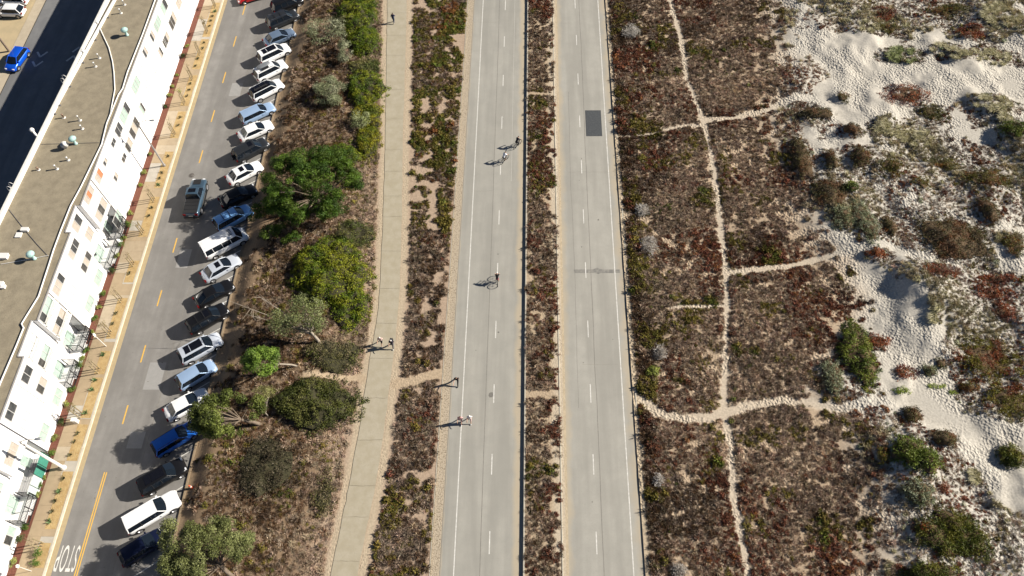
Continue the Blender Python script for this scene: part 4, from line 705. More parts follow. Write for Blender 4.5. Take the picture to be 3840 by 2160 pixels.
# ---------------------------------------------------------------- trees and shrubs
M_leaf=leafmat('leaf','GEOMETRY',.16); M_bark=mat('bark',(.13,.10,.07),(.20,.155,.115),5,.95,bump=.6,bscale=12); M_barkp=mat('bark_pale',(.33,.28,.22),(.25,.21,.165),5,.9,bump=.4,bscale=12)
def leafcols(n,cols,clus=None,var=.25):
    c=np.array(cols)[rng.integers(0,len(cols),n)] if clus is None else np.array(cols)[clus%len(cols)]
    return c*rng.uniform(1-var,1+var,(n,1))
def crown_mesh(name,centers,radii,nleaf,size,cols,asp=.5,flat=.75,out=.8,drift=(0,0,0),var=.28):
    Vs=[];Fs=[];Cs=[];b=0
    for i,(c,r) in enumerate(zip(centers,radii)):
        n=int(nleaf*(r/np.mean(radii))**2); d=sph(n,rng,-.55); n=len(d); P=np.asarray(c)+d*np.array([1,1,flat])*r*rng.uniform(.55,1.05,(n,1))
        D=d*out*.4+rng.normal(scale=.8,size=(n,3))+np.array(drift); V,F=leafcloud(P,D,rng.uniform(size*.7,size*1.3,n),asp,rng,d*np.array([1,1,1.3]),.38); Vs.append(V); Fs.append(F+b); b+=len(V)
        cc=np.array(cols[rng.integers(0,len(cols))])*rng.uniform(.75,1.25)*rng.uniform(1-var,1+var,(n,1)); Cs.append(np.repeat(cc,4,0))
    return npmesh(name,np.concatenate(Vs),np.concatenate(Fs),False,np.concatenate(Cs))
def tree(name,label,base,cc,rx,ry,rz,ncl,rcl,nleaf,size,cols,trunk_r=.16,bark=None,cat='tree',asp=.5,gap=.0,drift=(0,0,0),flat=.75,group=None,bare=(),lobes=()):
    """base on the ground; crown centre cc; clumps fill an ellipsoid shell, limbs reach from the trunk to them"""
    e=empty(name,base,0,label,cat,group); c=np.array(cc)-np.array(base); bark=bark or M_bark
    pts_=[]; tries=0
    while len(pts_)<ncl and tries<ncl*60:
        tries+=1; d=rng.normal(size=3); d/=np.linalg.norm(d); r=rng.uniform(.3,1)**.45
        if d[2]<-.75: continue
        p=c+d*r*np.array([rx,ry,rz])
        if float(fbm(p[0]*.6+base[0],p[1]*.6+base[1],77))<gap: continue
        pts_.append(p)
    for (lx,ly,lz,lrx,lry,lrz,ln) in lobes:
        for q in range(ln):
            d=rng.normal(size=3); d/=np.linalg.norm(d); pts_.append(np.array((lx,ly,lz))-np.array(base)+d*np.array((lrx,lry,lrz))*rng.uniform(.3,1))
    radii=rng.uniform(.65,1.3,len(pts_))*rcl
    m=MB(); fork=c*np.array([.55,.55,.5])+np.array([0,0,.1]); m.tube([(0,0,-.25),tuple(fork*np.array([.35,.35,.5])+rng.normal(scale=.08,size=3)),tuple(fork)],[trunk_r*1.25,trunk_r,trunk_r*.8],9); m.build('trunk',bark,e)
    lm=MB()
    for p in pts_[::max(1,len(pts_)//22)]:
        mid=(fork+p)/2+rng.normal(scale=.2,size=3); lm.tube([tuple(fork),tuple(mid),tuple(p)],[trunk_r*.34,trunk_r*.2,trunk_r*.06],6,cap=False)
    for q in bare:
        q=np.array(q)-np.array(base); f2=fork*.8; mid=(f2+q)/2+np.array([0,.1,.15]); lm.tube([tuple(f2),tuple(mid),tuple(q)],[trunk_r*.45,trunk_r*.3,trunk_r*.07],6)
        for s in range(5):
            t=rng.uniform(.4,.95); a=mid+(q-mid)*t; lm.tube([tuple(a),tuple(a+rng.normal(scale=.5,size=3)+np.array([-.3,0,.2]))],[trunk_r*.16,trunk_r*.04],5,cap=False)
    lm.build('limbs',bark,e)
    mobj('crown',crown_mesh('crown',pts_,radii,nleaf,size,cols,asp,flat,.8,drift),M_leaf,e); return e
CY=[(.048,.095,.008),(.085,.145,.012),(.034,.068,.007),(.07,.11,.012)]; PALE=[(.24,.26,.14),(.30,.31,.19),(.20,.22,.11)]; GUM=[(.17,.19,.07),(.21,.23,.10),(.13,.15,.05)]; LIME=[(.15,.24,.03),(.20,.29,.045),(.11,.18,.025)]; LAU=[(.105,.13,.024),(.145,.17,.035),(.08,.10,.02)]; BIG=[(.15,.165,.055),(.19,.205,.075),(.11,.125,.035)]
tree('cypress_tree','wide dark green cypress overhanging the middle of the parked row',(-25.4,55.0,.9),(-26.0,55.4,5.2),5.8,5.0,3.3,380,.5,150,.24,CY,.3,asp=.26,gap=.45,drift=(-.7,-.4,.1),flat=.5,lobes=[(-31.5,52.8,3.6,1.6,1.3,.8,14),(-30.2,50.6,3.0,1.5,1.0,.7,10),(-27.5,49.6,2.6,1.4,.9,.7,9),(-21.5,57.5,3.0,1.6,1.8,.8,12),(-30.5,58.8,5.0,1.3,1.0,.7,9),(-23.0,60.5,4.2,1.6,1.0,.8,10)])
tree('pale_shrub_tree','round pale grey green bush standing alone among the hedges',(-26.9,73.0,.7),(-27.1,73.6,1.9),1.9,2.1,1.2,30,.75,200,.17,PALE,.12,asp=.45,cat='tree')
tree('pale_shrub_tree','loose pale grey bush by the bank, nearest the top edge',(-28.6,84.2,.7),(-29,85,2.1),2.6,3.0,1.1,34,.7,90,.18,PALE,.12,asp=.4,gap=.42)
tree('pale_shrub_tree','tall narrow pale bush leaning against the upper hedge',(-25.5,80.8,.6),(-25.8,81.5,1.7),1.0,2.4,.9,26,.5,90,.17,PALE,.1,asp=.4,gap=.4)
tree('pale_shrub_tree','small pale yellow green bush in front of the hedge above the cypress',(-22.2,68.6,.5),(-22.4,69,1.5),1.2,1.4,.7,20,.5,90,.16,[(.26,.29,.12),(.32,.34,.17)],.08,asp=.4)
tree('eucalyptus_tree','olive grey tree with bare forked branches reaching left',(-23.0,36.6,.6),(-24.6,38.3,4.5),2.9,2.6,1.3,60,.66,105,.2,GUM,.17,M_barkp,asp=.35,gap=.44,bare=[(-30.6,38.9,6.0),(-29.9,38.0,5.6),(-29.0,40.0,6.2)])
tree('lime_tree','bright lime green round tree on a leaning pale trunk',(-25.0,34.4,.7),(-28.0,33.3,4.1),1.8,1.6,1.2,60,.45,170,.16,LIME,.10,M_barkp,asp=.5)
tree('laurel_tree','bushy olive green tree spreading over the white sedan',(-28.0,27.8,.8),(-30.5,27.3,4.5),3.3,2.2,1.7,100,.5,190,.18,LAU,.18,asp=.5,gap=.40,lobes=[(-33.6,26.6,3.6,.9,.7,.5,7),(-27.8,28.9,3.4,1.0,.8,.5,8)])
tree('olive_tree','large grey green tree at the bottom edge over the navy hatchback',(-27.0,12.2,.8),(-29.6,14.5,5.0),4.1,3.0,2.0,150,.5,190,.17,BIG,.22,asp=.45,gap=.42,lobes=[(-33.4,16.2,4.2,1.0,.9,.6,9),(-26.0,15.6,3.8,1.1,1.0,.6,9),(-31.5,11.6,4.0,1.3,.9,.6,9)])
tree('sapling','small yellowish tree with a thin bent stem beside the lower hedge',(-27.2,28.5,.8),(-27.7,30.6,2.4),.8,.8,.4,14,.4,80,.15,[(.28,.27,.10),(.22,.22,.08)],.06,M_barkp,asp=.4)
# wind pruned hedges: a dense leaf skin over a woody dome
M_core=mat('hedge_inner_twigs',(.05,.045,.02),(.03,.028,.014),6,.95)
def hedge(label,cx,cy_,rx,ry,hh,cols,dens=150,size=.15,name='hedge',cat='hedge',hf=h_bank,asp=.5,sh=.0,var=.3,group=None,core=None):
    """irregular mound: clumped leaves over a smaller twiggy core, ragged outline, hollows and gaps"""
    zb=float(hf(np.array([cx]),np.array([cy_]))[0]); e=empty(name,(cx,cy_,zb),0,label,cat,group); seed=int(abs(cx*31+cy_*17)); low=hh<.5
    rm=math.sqrt(rx*ry)
    def rad(a): return 1+.75*(fbm(np.cos(a)*1.3+5,np.sin(a)*1.3+5,seed)-.5)+.5*(fbm(np.cos(a)*4+5,np.sin(a)*4+5,seed+3)-.5)
    def surf(a,r):
        k=rad(a); x=rx*r*k*np.cos(a); y=ry*r*k*np.sin(a); q=np.minimum(r,1.)
        z=hh*np.maximum(1-q**2.4,0)**.5*(.35+1.15*fbm(x/1.0+cx,y/1.0+cy_,seed+1,3)); return x,y,z+hf(x+cx,y+cy_)-zb
    na,nr=30,9; A,R_=np.meshgrid(np.linspace(0,2*np.pi,na,endpoint=False),np.linspace(0,.62 if low else .88,nr)); x,y,z=surf(A,R_); z=z-(.2 if low else .2); V=np.stack([x,y,z],-1).reshape(-1,3); i=np.arange(na*nr).reshape(nr,na); F=np.stack([i[:-1],np.roll(i[:-1],-1,1),np.roll(i[1:],-1,1),i[1:]],-1).reshape(-1,4)
    mobj('branches',npmesh('branches',V,F,True),core or M_core,e)
    nc=int(math.pi*rx*ry*(36 if low else 22)*(1+.6*hh/rm))+8; a=rng.uniform(0,2*np.pi,nc); r=np.sqrt(rng.uniform(0,1.25,nc)); x,y,z=surf(a,r)
    g=fbm((x+cx)/.7,(y+cy_)/.7,seed+9,3); k=(g>(.34 if low else .27)+.55*np.maximum(r-.75,0)); a,r,x,y,z,g=[q[k] for q in(a,r,x,y,z,g)]; nc=len(x)
    per=max(6,int(dens/(26 if low else 20)*1.9)); cr=.2 if low else .27; d=sph(nc*per,rng,-.15)[:nc*per]; ci_=np.repeat(np.arange(nc),per)[:len(d)]
    P=np.stack([x,y,z-.04],1)[ci_]+d*np.array([1,1,.75])*cr*rng.uniform(.4,1.,(len(d),1))*np.repeat(rng.uniform(.6,1.3,nc),per)[:len(d),None]
    D=d*.5+rng.normal(scale=.7,size=d.shape)+np.array([0,0,.25]); V,F=leafcloud(P,D,rng.uniform(size*.6,size*1.35,len(d)),asp,rng,d+np.array([0,0,.35]),.4) if asp>.2 else leafcloud(P,D+d*.5,rng.uniform(size*.6,size*1.35,len(d)),asp)
    t=fbm((x+cx)/1.1,(y+cy_)/1.1,seed+5)+rng.normal(scale=.06,size=nc); c=(np.array(cols)[np.clip((t*1.9-.45)*len(cols),0,len(cols)-1).astype(int)]*rng.uniform(1-var,1+var,(nc,1)))[ci_]*rng.uniform(.85,1.15,(len(d),1))
    mobj('foliage',npmesh('foliage',V,F,False,np.repeat(c,4,0)),M_leaf,e); return e
HG=[(.06,.10,.007),(.11,.155,.008),(.17,.20,.010),(.22,.23,.014)]; HGY=[(.11,.14,.008),(.19,.195,.010),(.25,.225,.012)]; DULL=[(.09,.085,.025),(.14,.12,.05),(.19,.15,.085),(.10,.11,.02)]
hedge('long dark green hedge along the footpath at the top edge',-25.1,90.2,2.9,5.4,1.5,HG); hedge('dark green rounded hedge just below the topmost hedge',-23.7,84.3,2.3,2.9,1.3,HG[:3]); hedge('dull olive shrub filling the gap above the bright yellow green block',-23.0,79.6,2.0,1.9,.9,[(.08,.10,.02),(.15,.15,.04),(.20,.17,.07)],110); hedge('grey green brush between the hedges and the loose pale bush',-26.6,88.0,1.8,2.6,1.0,[(.10,.11,.03),(.17,.17,.07),(.14,.11,.06)],100)
hedge('bright yellow green hedge block beside the round pale bush',-22.6,75.0,2.4,3.5,1.3,HG); hedge('yellow green hedge between the footpath and the small pale bush',-21.7,70.3,1.9,2.2,1.1,HGY); hedge('narrow yellow green hedge above the cypress by the footpath',-21.3,66.2,1.6,2.9,.9,HGY,cat='hedge')
hedge('dark leafy shrub joined to the cypress on its upper side',-24.0,63.4,2.2,1.6,1.2,HG[:3])
hedge('broad dome shaped green hedge in the middle of the bank',-23.2,45.9,4.6,4.3,1.7,HG); hedge('green lower lobe of hedge between the dome hedge and the footpath',-20.3,41.6,1.9,2.8,1.2,HG)
hedge('wide olive hedge below the trodden dirt crossing',-22.7,30.0,4.4,2.9,1.4,[(.05,.06,.012),(.085,.095,.018),(.12,.12,.03)]); hedge('patchy green shrub right of the cypress near the footpath',-21.4,51.2,2.4,2.3,.9,[(.07,.09,.015),(.13,.13,.03),(.17,.15,.05)],90)
hedge('thin dull olive brush between dome hedge and dirt crossing',-21.8,35.6,3.2,2.1,.7,DULL,80); hedge('small green shrub patch beside the lower footpath',-20.6,20.6,1.1,2.4,.45,DULL[::-1],70); hedge('dark brown shady thicket on the bank below the wide olive hedge',-26.5,23.5,2.6,3.4,.9,[(.045,.035,.02),(.07,.055,.03),(.10,.08,.05)],80)
# dead bushes in the scrub
M_deadcore=mat('dead_core',(.16,.13,.1),rough=.95)
for (x,y,rx,ry),lb in zip([(13.5,86.4,1.4,1.5),(13.0,55.1,.8,.8),(13.4,50.1,1.0,1.3),(13.5,36.3,.7,.9),(12.3,22.4,.5,.6),(13.4,13.9,.6,.9)],['large bleached white dead bush near the top of the western scrub','small bleached dead bush beside the road, upper of two close together','bleached dead bush just below a smaller one beside the road','pale dead bush by the bright green tuft in the western scrub','small pale dead bush at the scrub edge, low in the picture','pale dead bush at the bottom edge of the western scrub']):
    hedge(lb,x,y,rx,ry,.45,[(.50,.46,.40),(.62,.58,.52),(.42,.38,.33)],130,.26,'dead_bush','bush',h_dune,.14,core=M_deadcore)
hedge('bright lime green tuft in the dark scrub edge by the road',12.6,34.1,.65,.6,.4,[(.22,.26,.04),(.30,.33,.07)],160,.14,'tuft','plant',h_dune)
# ---------------------------------------------------------------- dune plants, each patch its own plant
DL_=['broad clump of tall beach grass in the top right corner','long olive mat of ice plant below the top edge, far right','rust red ice plant patch beside the corner beach grass','rust red ice plant patch at the top edge of the dunes','dark olive ice plant patch below the top red patch','pale beach grass left of the dark olive patch near the top','green grass tussock with a long shadow in the open upper sand','beach grass tussock right of the green tussock','small beach grass tussock at the lower right of another tussock','wide beach grass bank on the upper right sand','small olive mound alone where the upper trail meets the sand','large rust red ice plant mat in the middle of the upper dunes','olive mound right under the large upper red mat','beach grass and olive tangle near the upper right edge','small beach grass tussock below the upper right tangle','pale beach grass tuft left of the straw coloured grass bank','straw coloured beach grass bank in the upper middle dunes','dark arc of plants just under the upper sand trail','dark olive mound under the upper trail, right of the dark arc','dark green shrub at the right edge, upper half',
'dark olive bush in a shaded sand hollow','olive bush with grass right of the shaded hollow','narrow dark red bush left of the shaded hollow','tall dark strip of plants along the edge of the brown scrub','large dark olive bush at the scrub edge, centre right','small bright green cushion beside the large dark olive bush','silvery green bush left of the tall silvery one','tall silvery green bush on the slope above the middle trail','olive patch in the centre of the dunes','olive ice plant streak above the centre of the dunes','long olive and red ice plant slope at the right','very large dark red and olive mound, centre right','olive bush at the right edge beside the very large mound','dark upright bush above the very large mound','dark clump put in for shade on the left wall of the dune hollow','small red patch at the end of the middle trail','red ice plant drift below the very large mound','red ice plant drift at the right edge below the large mound',  # the dune hollow clump is a dark patch standing in for shade
'tall deep green shrub beside the orange sand slope','pale green shrub left of the deep green shrub','isolated brick red ice plant mound on the orange sand','small grey green cushion right of the isolated red mound','small olive bush touching the grey green cushion','bright green oval cushion plant on the open sand','thin bright green streak of plants on the open sand','tiny bright green tuft at the end of the green streak','large red and green ice plant carpet at the right edge','small olive mound above the lower right carpet','sloping green ice plant carpet at the lower right edge','dark olive bush under the bright green cushion','straw beach grass tuft on the central slope','red patch near the right edge above the big carpet','small red patch at the far right edge','red plants on the slope above the orange sand',
'vivid green shrub at the foot of the lower dunes','green shrub joined to the right of the vivid green one','olive bush left of the vivid green shrub','pale grey green round shrub below the vivid green one','small red bush beside the green shrubs, lower right','spiky olive bush alone on sand at the right edge','small straw grass tuft left of the spiky olive bush','huge spiky dark green bush at the lower right','rust red tuft against the huge spiky bush','sparse dark plants on the sand ridge, lower right','dark green bush cut by the bottom edge']
PAL={'T':[(.44,.39,.22),(.54,.49,.32),(.32,.30,.14)],'Y':[(.20,.25,.08),(.26,.30,.11),(.33,.33,.17)],'O':[(.07,.07,.010),(.13,.115,.012),(.20,.085,.018)],'R':[(.12,.035,.018),(.22,.055,.02),(.31,.085,.022)],'D':[(.05,.042,.016),(.09,.078,.018),(.16,.07,.024)],'G':[(.08,.11,.012),(.14,.18,.02),(.20,.23,.03)],'S':[(.20,.22,.12),(.29,.31,.19),(.14,.16,.07)],'B':[(.26,.33,.04),(.33,.40,.07)],'C':[(.22,.06,.018),(.17,.12,.012),(.13,.125,.010),(.20,.17,.012)],'K':[(.06,.075,.010),(.10,.115,.012),(.15,.145,.016)]}
HGT={'T':.75,'Y':.75,'O':.35,'R':.30,'D':.6,'G':.75,'S':.55,'B':.16,'C':.35,'K':.6}
NAME={'T':'beach_grass','Y':'beach_grass','O':'ice_plant','R':'ice_plant','D':'dune_bush','G':'dune_shrub','S':'dune_shrub','B':'cushion_plant','C':'ice_plant','K':'dune_bush'}; CATN={'beach_grass':'grass','ice_plant':'ice plant','dune_bush':'bush','dune_shrub':'shrub','cushion_plant':'plant'}
M_sandcore=mat('mat_inner',(.13,.085,.045),(.07,.045,.024),5,.95)
def grassclump(label,cx,cy_,rx,ry,h,cols):
    zb=float(h_dune(np.array([cx]),np.array([cy_]))[0]); e=empty('beach_grass',(cx,cy_,zb),0,label,'grass','beach grass on the dunes'); nt=int(4.2*rx*ry)+4; Vs=[];Fs=[];Cs=[];b=0
    for q in range(nt):
        t=rng.uniform(0,6.28); r=math.sqrt(rng.random()); tx,ty=rx*r*math.cos(t),ry*r*math.sin(t); tz=float(h_dune(np.array([cx+tx]),np.array([cy_+ty]))[0])-zb; n=int(rng.uniform(70,130)); hh=h*rng.uniform(.6,1.15)
        B=np.stack([tx+rng.normal(scale=.16,size=n),ty+rng.normal(scale=.12,size=n),np.full(n,tz-.03)],1); az=rng.uniform(0,6.28,n); le=rng.uniform(.3,1.0,n); D=np.stack([np.cos(az)*le-.35,np.sin(az)*le-.1,np.full(n,.9)],1); D/=np.linalg.norm(D,axis=1,keepdims=True); ln=hh*rng.uniform(.6,1.25,n)[:,None]
        S=np.stack([-np.sin(az),np.cos(az),np.zeros(n)],1)*.022; M1=B+D*ln*.6; T_=M1+(D*np.array([1,1,.25])+np.array([-.3,-.08,-.1]))*ln*.55
        V=np.stack([B-S,B+S,M1+S*.9,M1-S*.9,T_],1).reshape(-1,3); base=np.arange(n)[:,None]*5; F=np.concatenate([base+np.array([[0,1,2,2]]),base+np.array([[0,2,3,3]]),base+np.array([[3,2,4,4]])])[:,:3]; Vs.append(V); Fs.append(F+b); b+=len(V)
        c=np.array(cols)[rng.integers(0,len(cols),n)]*rng.uniform(.75,1.25,(n,1)); Cs.append(np.repeat(c,5,0))
    mobj('blades',npmesh('blades',np.concatenate(Vs),np.concatenate(Fs),False,np.concatenate(Cs)),M_leaf,e); return e
for (x,y,rx,ry,k),lb in zip(DUNE,DL_):
    if k in 'TY': grassclump(lb,x,y,rx,ry,HGT[k],PAL[k]); continue
    nm=NAME[k]; hedge(lb,x,y,rx,ry,HGT[k],PAL[k],{'K':150,'B':220,'S':130,'G':140}.get(k,120),{'K':.26,'B':.10,'S':.14,'G':.16}.get(k,.13),nm,CATN[nm],h_dune,.22 if k=='K' else .5,core=M_sandcore,group=None)
# ---------------------------------------------------------------- pavement planting
YT=[(-46.98,92.69),(-46.96,87.28),(-47.01,82.77),(-47.0,77.95),(-46.97,73.34),(-46.97,67.76),(-46.96,57.05),(-47.05,52.2),(-46.99,47.66),(-47.08,42.81),(-47.1,38.52),(-47.1,33.99),(-47.5,28.9),(-47.2,15.6)]
M_stake=mat('timber_stake',(.30,.24,.14),(.24,.19,.11),6,.9); M_twig=mat('young_bark',(.20,.15,.09),(.26,.2,.13),6,.9)
YL=['staked young tree at the top edge of the pavement','staked young tree with a bushy brown top, second from the top','staked bare young tree, third from the top','staked bare young tree, fourth from the top beside two small mulch shrubs','staked young tree with yellow green leaves, fifth from the top','staked bare young tree just above the dark street lamp','staked young tree opposite the cypress shadow, below the dark street lamp','staked young tree in front of the upper porch railings','staked young tree just below the upper porch railings','staked young tree midway between upper and middle porch railings','leafy staked young tree beside the thin white post','wide bare staked young tree by the bright round shrub','leafy staked young tree by the white utility box','staked bare young tree at the bottom above two round green shrubs']
for i,((x,y),lb) in enumerate(zip(YT,YL)):
    e=empty('young_tree',(x,y,.14),0,lb,'tree','staked young trees on the pavement'); h=2.9*rng.uniform(.9,1.12); lean=rng.normal(scale=.08,size=2)
    MB().tube([(0,0,0),(lean[0]*.5,lean[1]*.5,h*.5),(lean[0],lean[1],h*.78)],[.05,.04,.02],6).build('trunk',M_twig,e)
    for s in (-.3,.3): MB().tube([(0,s,0),(0,s,1.9)],.065,6).build('stake',M_stake,e)
    MB().box(-.02,.02,-.32,.32,1.42,1.54).build('tie',M_stake,e)
    br=MB(); tips=[]
    for q in range(12 if i!=11 else 20):
        a=rng.uniform(0,6.28); z0=h*rng.uniform(.42,.76); l=rng.uniform(.3,.75)*(1.5 if i==11 else 1); t=(math.cos(a)*l*.6,math.sin(a)*l*.6,z0+l*.8); br.tube([(lean[0]*z0/h,lean[1]*z0/h,z0),t],[.012,.004],5,cap=False); tips.append(t)
    br.build('twigs',M_twig,e); dens={1:26,4:18,10:30,12:30}.get(i,6); cols=[(.17,.13,.05),(.13,.12,.04)] if i!=4 else [(.26,.28,.05)]
    mobj('crown',crown_mesh('crown',tips,np.full(len(tips),.2),dens,.1,cols,.5,.9),M_leaf,e)
SHR=[(-49.2,84.2,.3),(-49.2,82.3,.5),(-49.3,78.5,.28),(-49.3,76.4,.28),(-49.3,74.6,.38),(-49.4,72.6,.3),(-49.3,64.4,.28),(-49.25,61.3,.4),(-49.3,59.4,.3),(-49.3,55.1,.36),(-49.1,53.1,.6),(-49.05,51.4,.34),(-49.2,50.3,.6),(-49.15,48.7,.36),(-49.05,46.8,.5),(-49.35,43.5,.45),(-49.3,41.9,.3),(-49.35,40.4,.42),(-49.2,38.7,.28),(-49.1,36.4,.42),(-49.2,34.7,.62),(-49.3,35.5,.34),(-49.35,31.7,.42),(-49.25,30.1,.34),(-49.35,28.1,.5),(-49.35,26.4,.38),(-49.1,24.75,.55),(-49.15,22.2,.2),(-49.3,21.35,.42),(-49.2,20.6,.34),(-49.3,17.4,.42),(-49.4,16.3,.5),(-49.3,14.0,.38),(-47.2,14.95,.55),(-47.15,14.05,.42)]
SLAB=['first mulch shrub from the top','dark green round shrub at a downpipe foot','third mulch shrub from the top','fourth mulch shrub from the top','bright yellow green mulch shrub','small dark shrub under a tree shadow','small shrub by the lamp shadow','green shrub where the lamp shadow meets the wall','small yellowish shrub below the lamp shadow','pale green shrub above the upper entry','large green shrub at the upper porch railings','small yellow green shrub between the two upper railings','biggest green shrub at the upper entry','yellow green shrub below the upper entry','dark green shrub in a tree shadow under the upper entry','bright green shrub midway to the middle entry','small straw coloured shrub midway to the middle entry','green shrub above the middle railings','tiny yellow shrub at the middle railing corner','dark green shrub beside the middle railing','large bright green shrub of the middle entry','pale yellow shrub behind the large bright one','dark green shrub at the lower corner of the middle railing','pale shrub below the middle entry','dark shrub under the utility box tree shadow','pale green shrub above the lower entry','large green shrub above the slatted gate','small shrub at the slatted gate','yellow green shrub below the slatted gate','green shrub above the lowest railing','yellow green shrub below the lowest railing','dark feathery shrub near the bottom','yellow green shrub in the bottom corner mulch','larger green shrub on the planting bed at the bottom','smaller blue green shrub on the planting bed at the bottom']
for i,((x,y,r),lb) in enumerate(zip(SHR,SLAB)):
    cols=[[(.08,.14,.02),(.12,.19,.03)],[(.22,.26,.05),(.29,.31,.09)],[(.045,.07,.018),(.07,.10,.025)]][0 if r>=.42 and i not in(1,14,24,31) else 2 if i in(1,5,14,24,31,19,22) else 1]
    e=empty('shrub',(x,y,.14),0,lb+(' along the white building' if len(lb.split())<8 and i<33 else ''),'shrub','shrubs along the pavement'); pts_=[np.array([rng.normal(scale=r*.35),rng.normal(scale=r*.35),r*rng.uniform(.4,.9)]) for _ in range(7)]
    MB().tube([(0,0,0),(0,0,r*.8)],.03,6).build('stem',M_twig,e); mobj('crown',crown_mesh('crown',pts_,np.full(7,r*.5),60,.11,cols,.5,.9),M_leaf,e)
TAN=[(-46.83,91.6),(-46.92,90.6),(-46.98,89.6),(-46.97,88.5),(-46.99,85),(-46.88,83.9),(-47.1,81.8),(-47.09,80.4),(-47.06,77),(-46.92,75.8),(-47,74.7),(-46.96,70.8),(-46.89,69.4),(-46.98,64.1),(-47.06,61.4),(-47.15,60.5),(-46.96,59.5),(-46.99,55.9),(-46.99,54.7),(-47.1,46.4),(-47.2,41.1),(-47.2,39.8),(-47.2,36),(-47.2,32.9),(-47.2,31.8),(-47.1,29.2),(-47.2,26.9),(-47.3,26),(-47.3,24.6),(-47.2,22.2),(-47.2,20.9),(-47.3,19.9),(-47.3,18.9),(-47.2,17.9)]
ORD='first second third fourth fifth sixth seventh eighth ninth tenth eleventh twelfth thirteenth fourteenth fifteenth sixteenth seventeenth eighteenth nineteenth twentieth twenty-first twenty-second twenty-third twenty-fourth twenty-fifth twenty-sixth'.split(); cnt={True:0,False:0}
for i,(x,y) in enumerate(TAN):
    gr=i in (0,16,22,23,24,25,30,33); n=26; az=rng.uniform(0,6.28,n); D=np.stack([np.cos(az),np.sin(az),rng.uniform(.3,1.2,n)],1); V,F=leafcloud(np.zeros((n,3)),D,rng.uniform(.18,.4,n)*(1.25 if gr else 1),.28); c=np.array([(.09,.16,.06),(.14,.2,.08)] if gr else [(.08,.08,.04),(.12,.11,.05)])[rng.integers(0,2,n)]
    o=mobj('bed_plant',npmesh('bed_plant',V,F,False,np.repeat(c,4,0)),M_leaf); o.location=(x,y,.15); cnt[gr]+=1; tag(o,'small %s spiky plant in the yellow pavement beds, %s such plant from the top'%('green' if gr else 'dark',ORD[cnt[gr]-1]),'plant','green bed plants' if gr else 'dark bed plants')
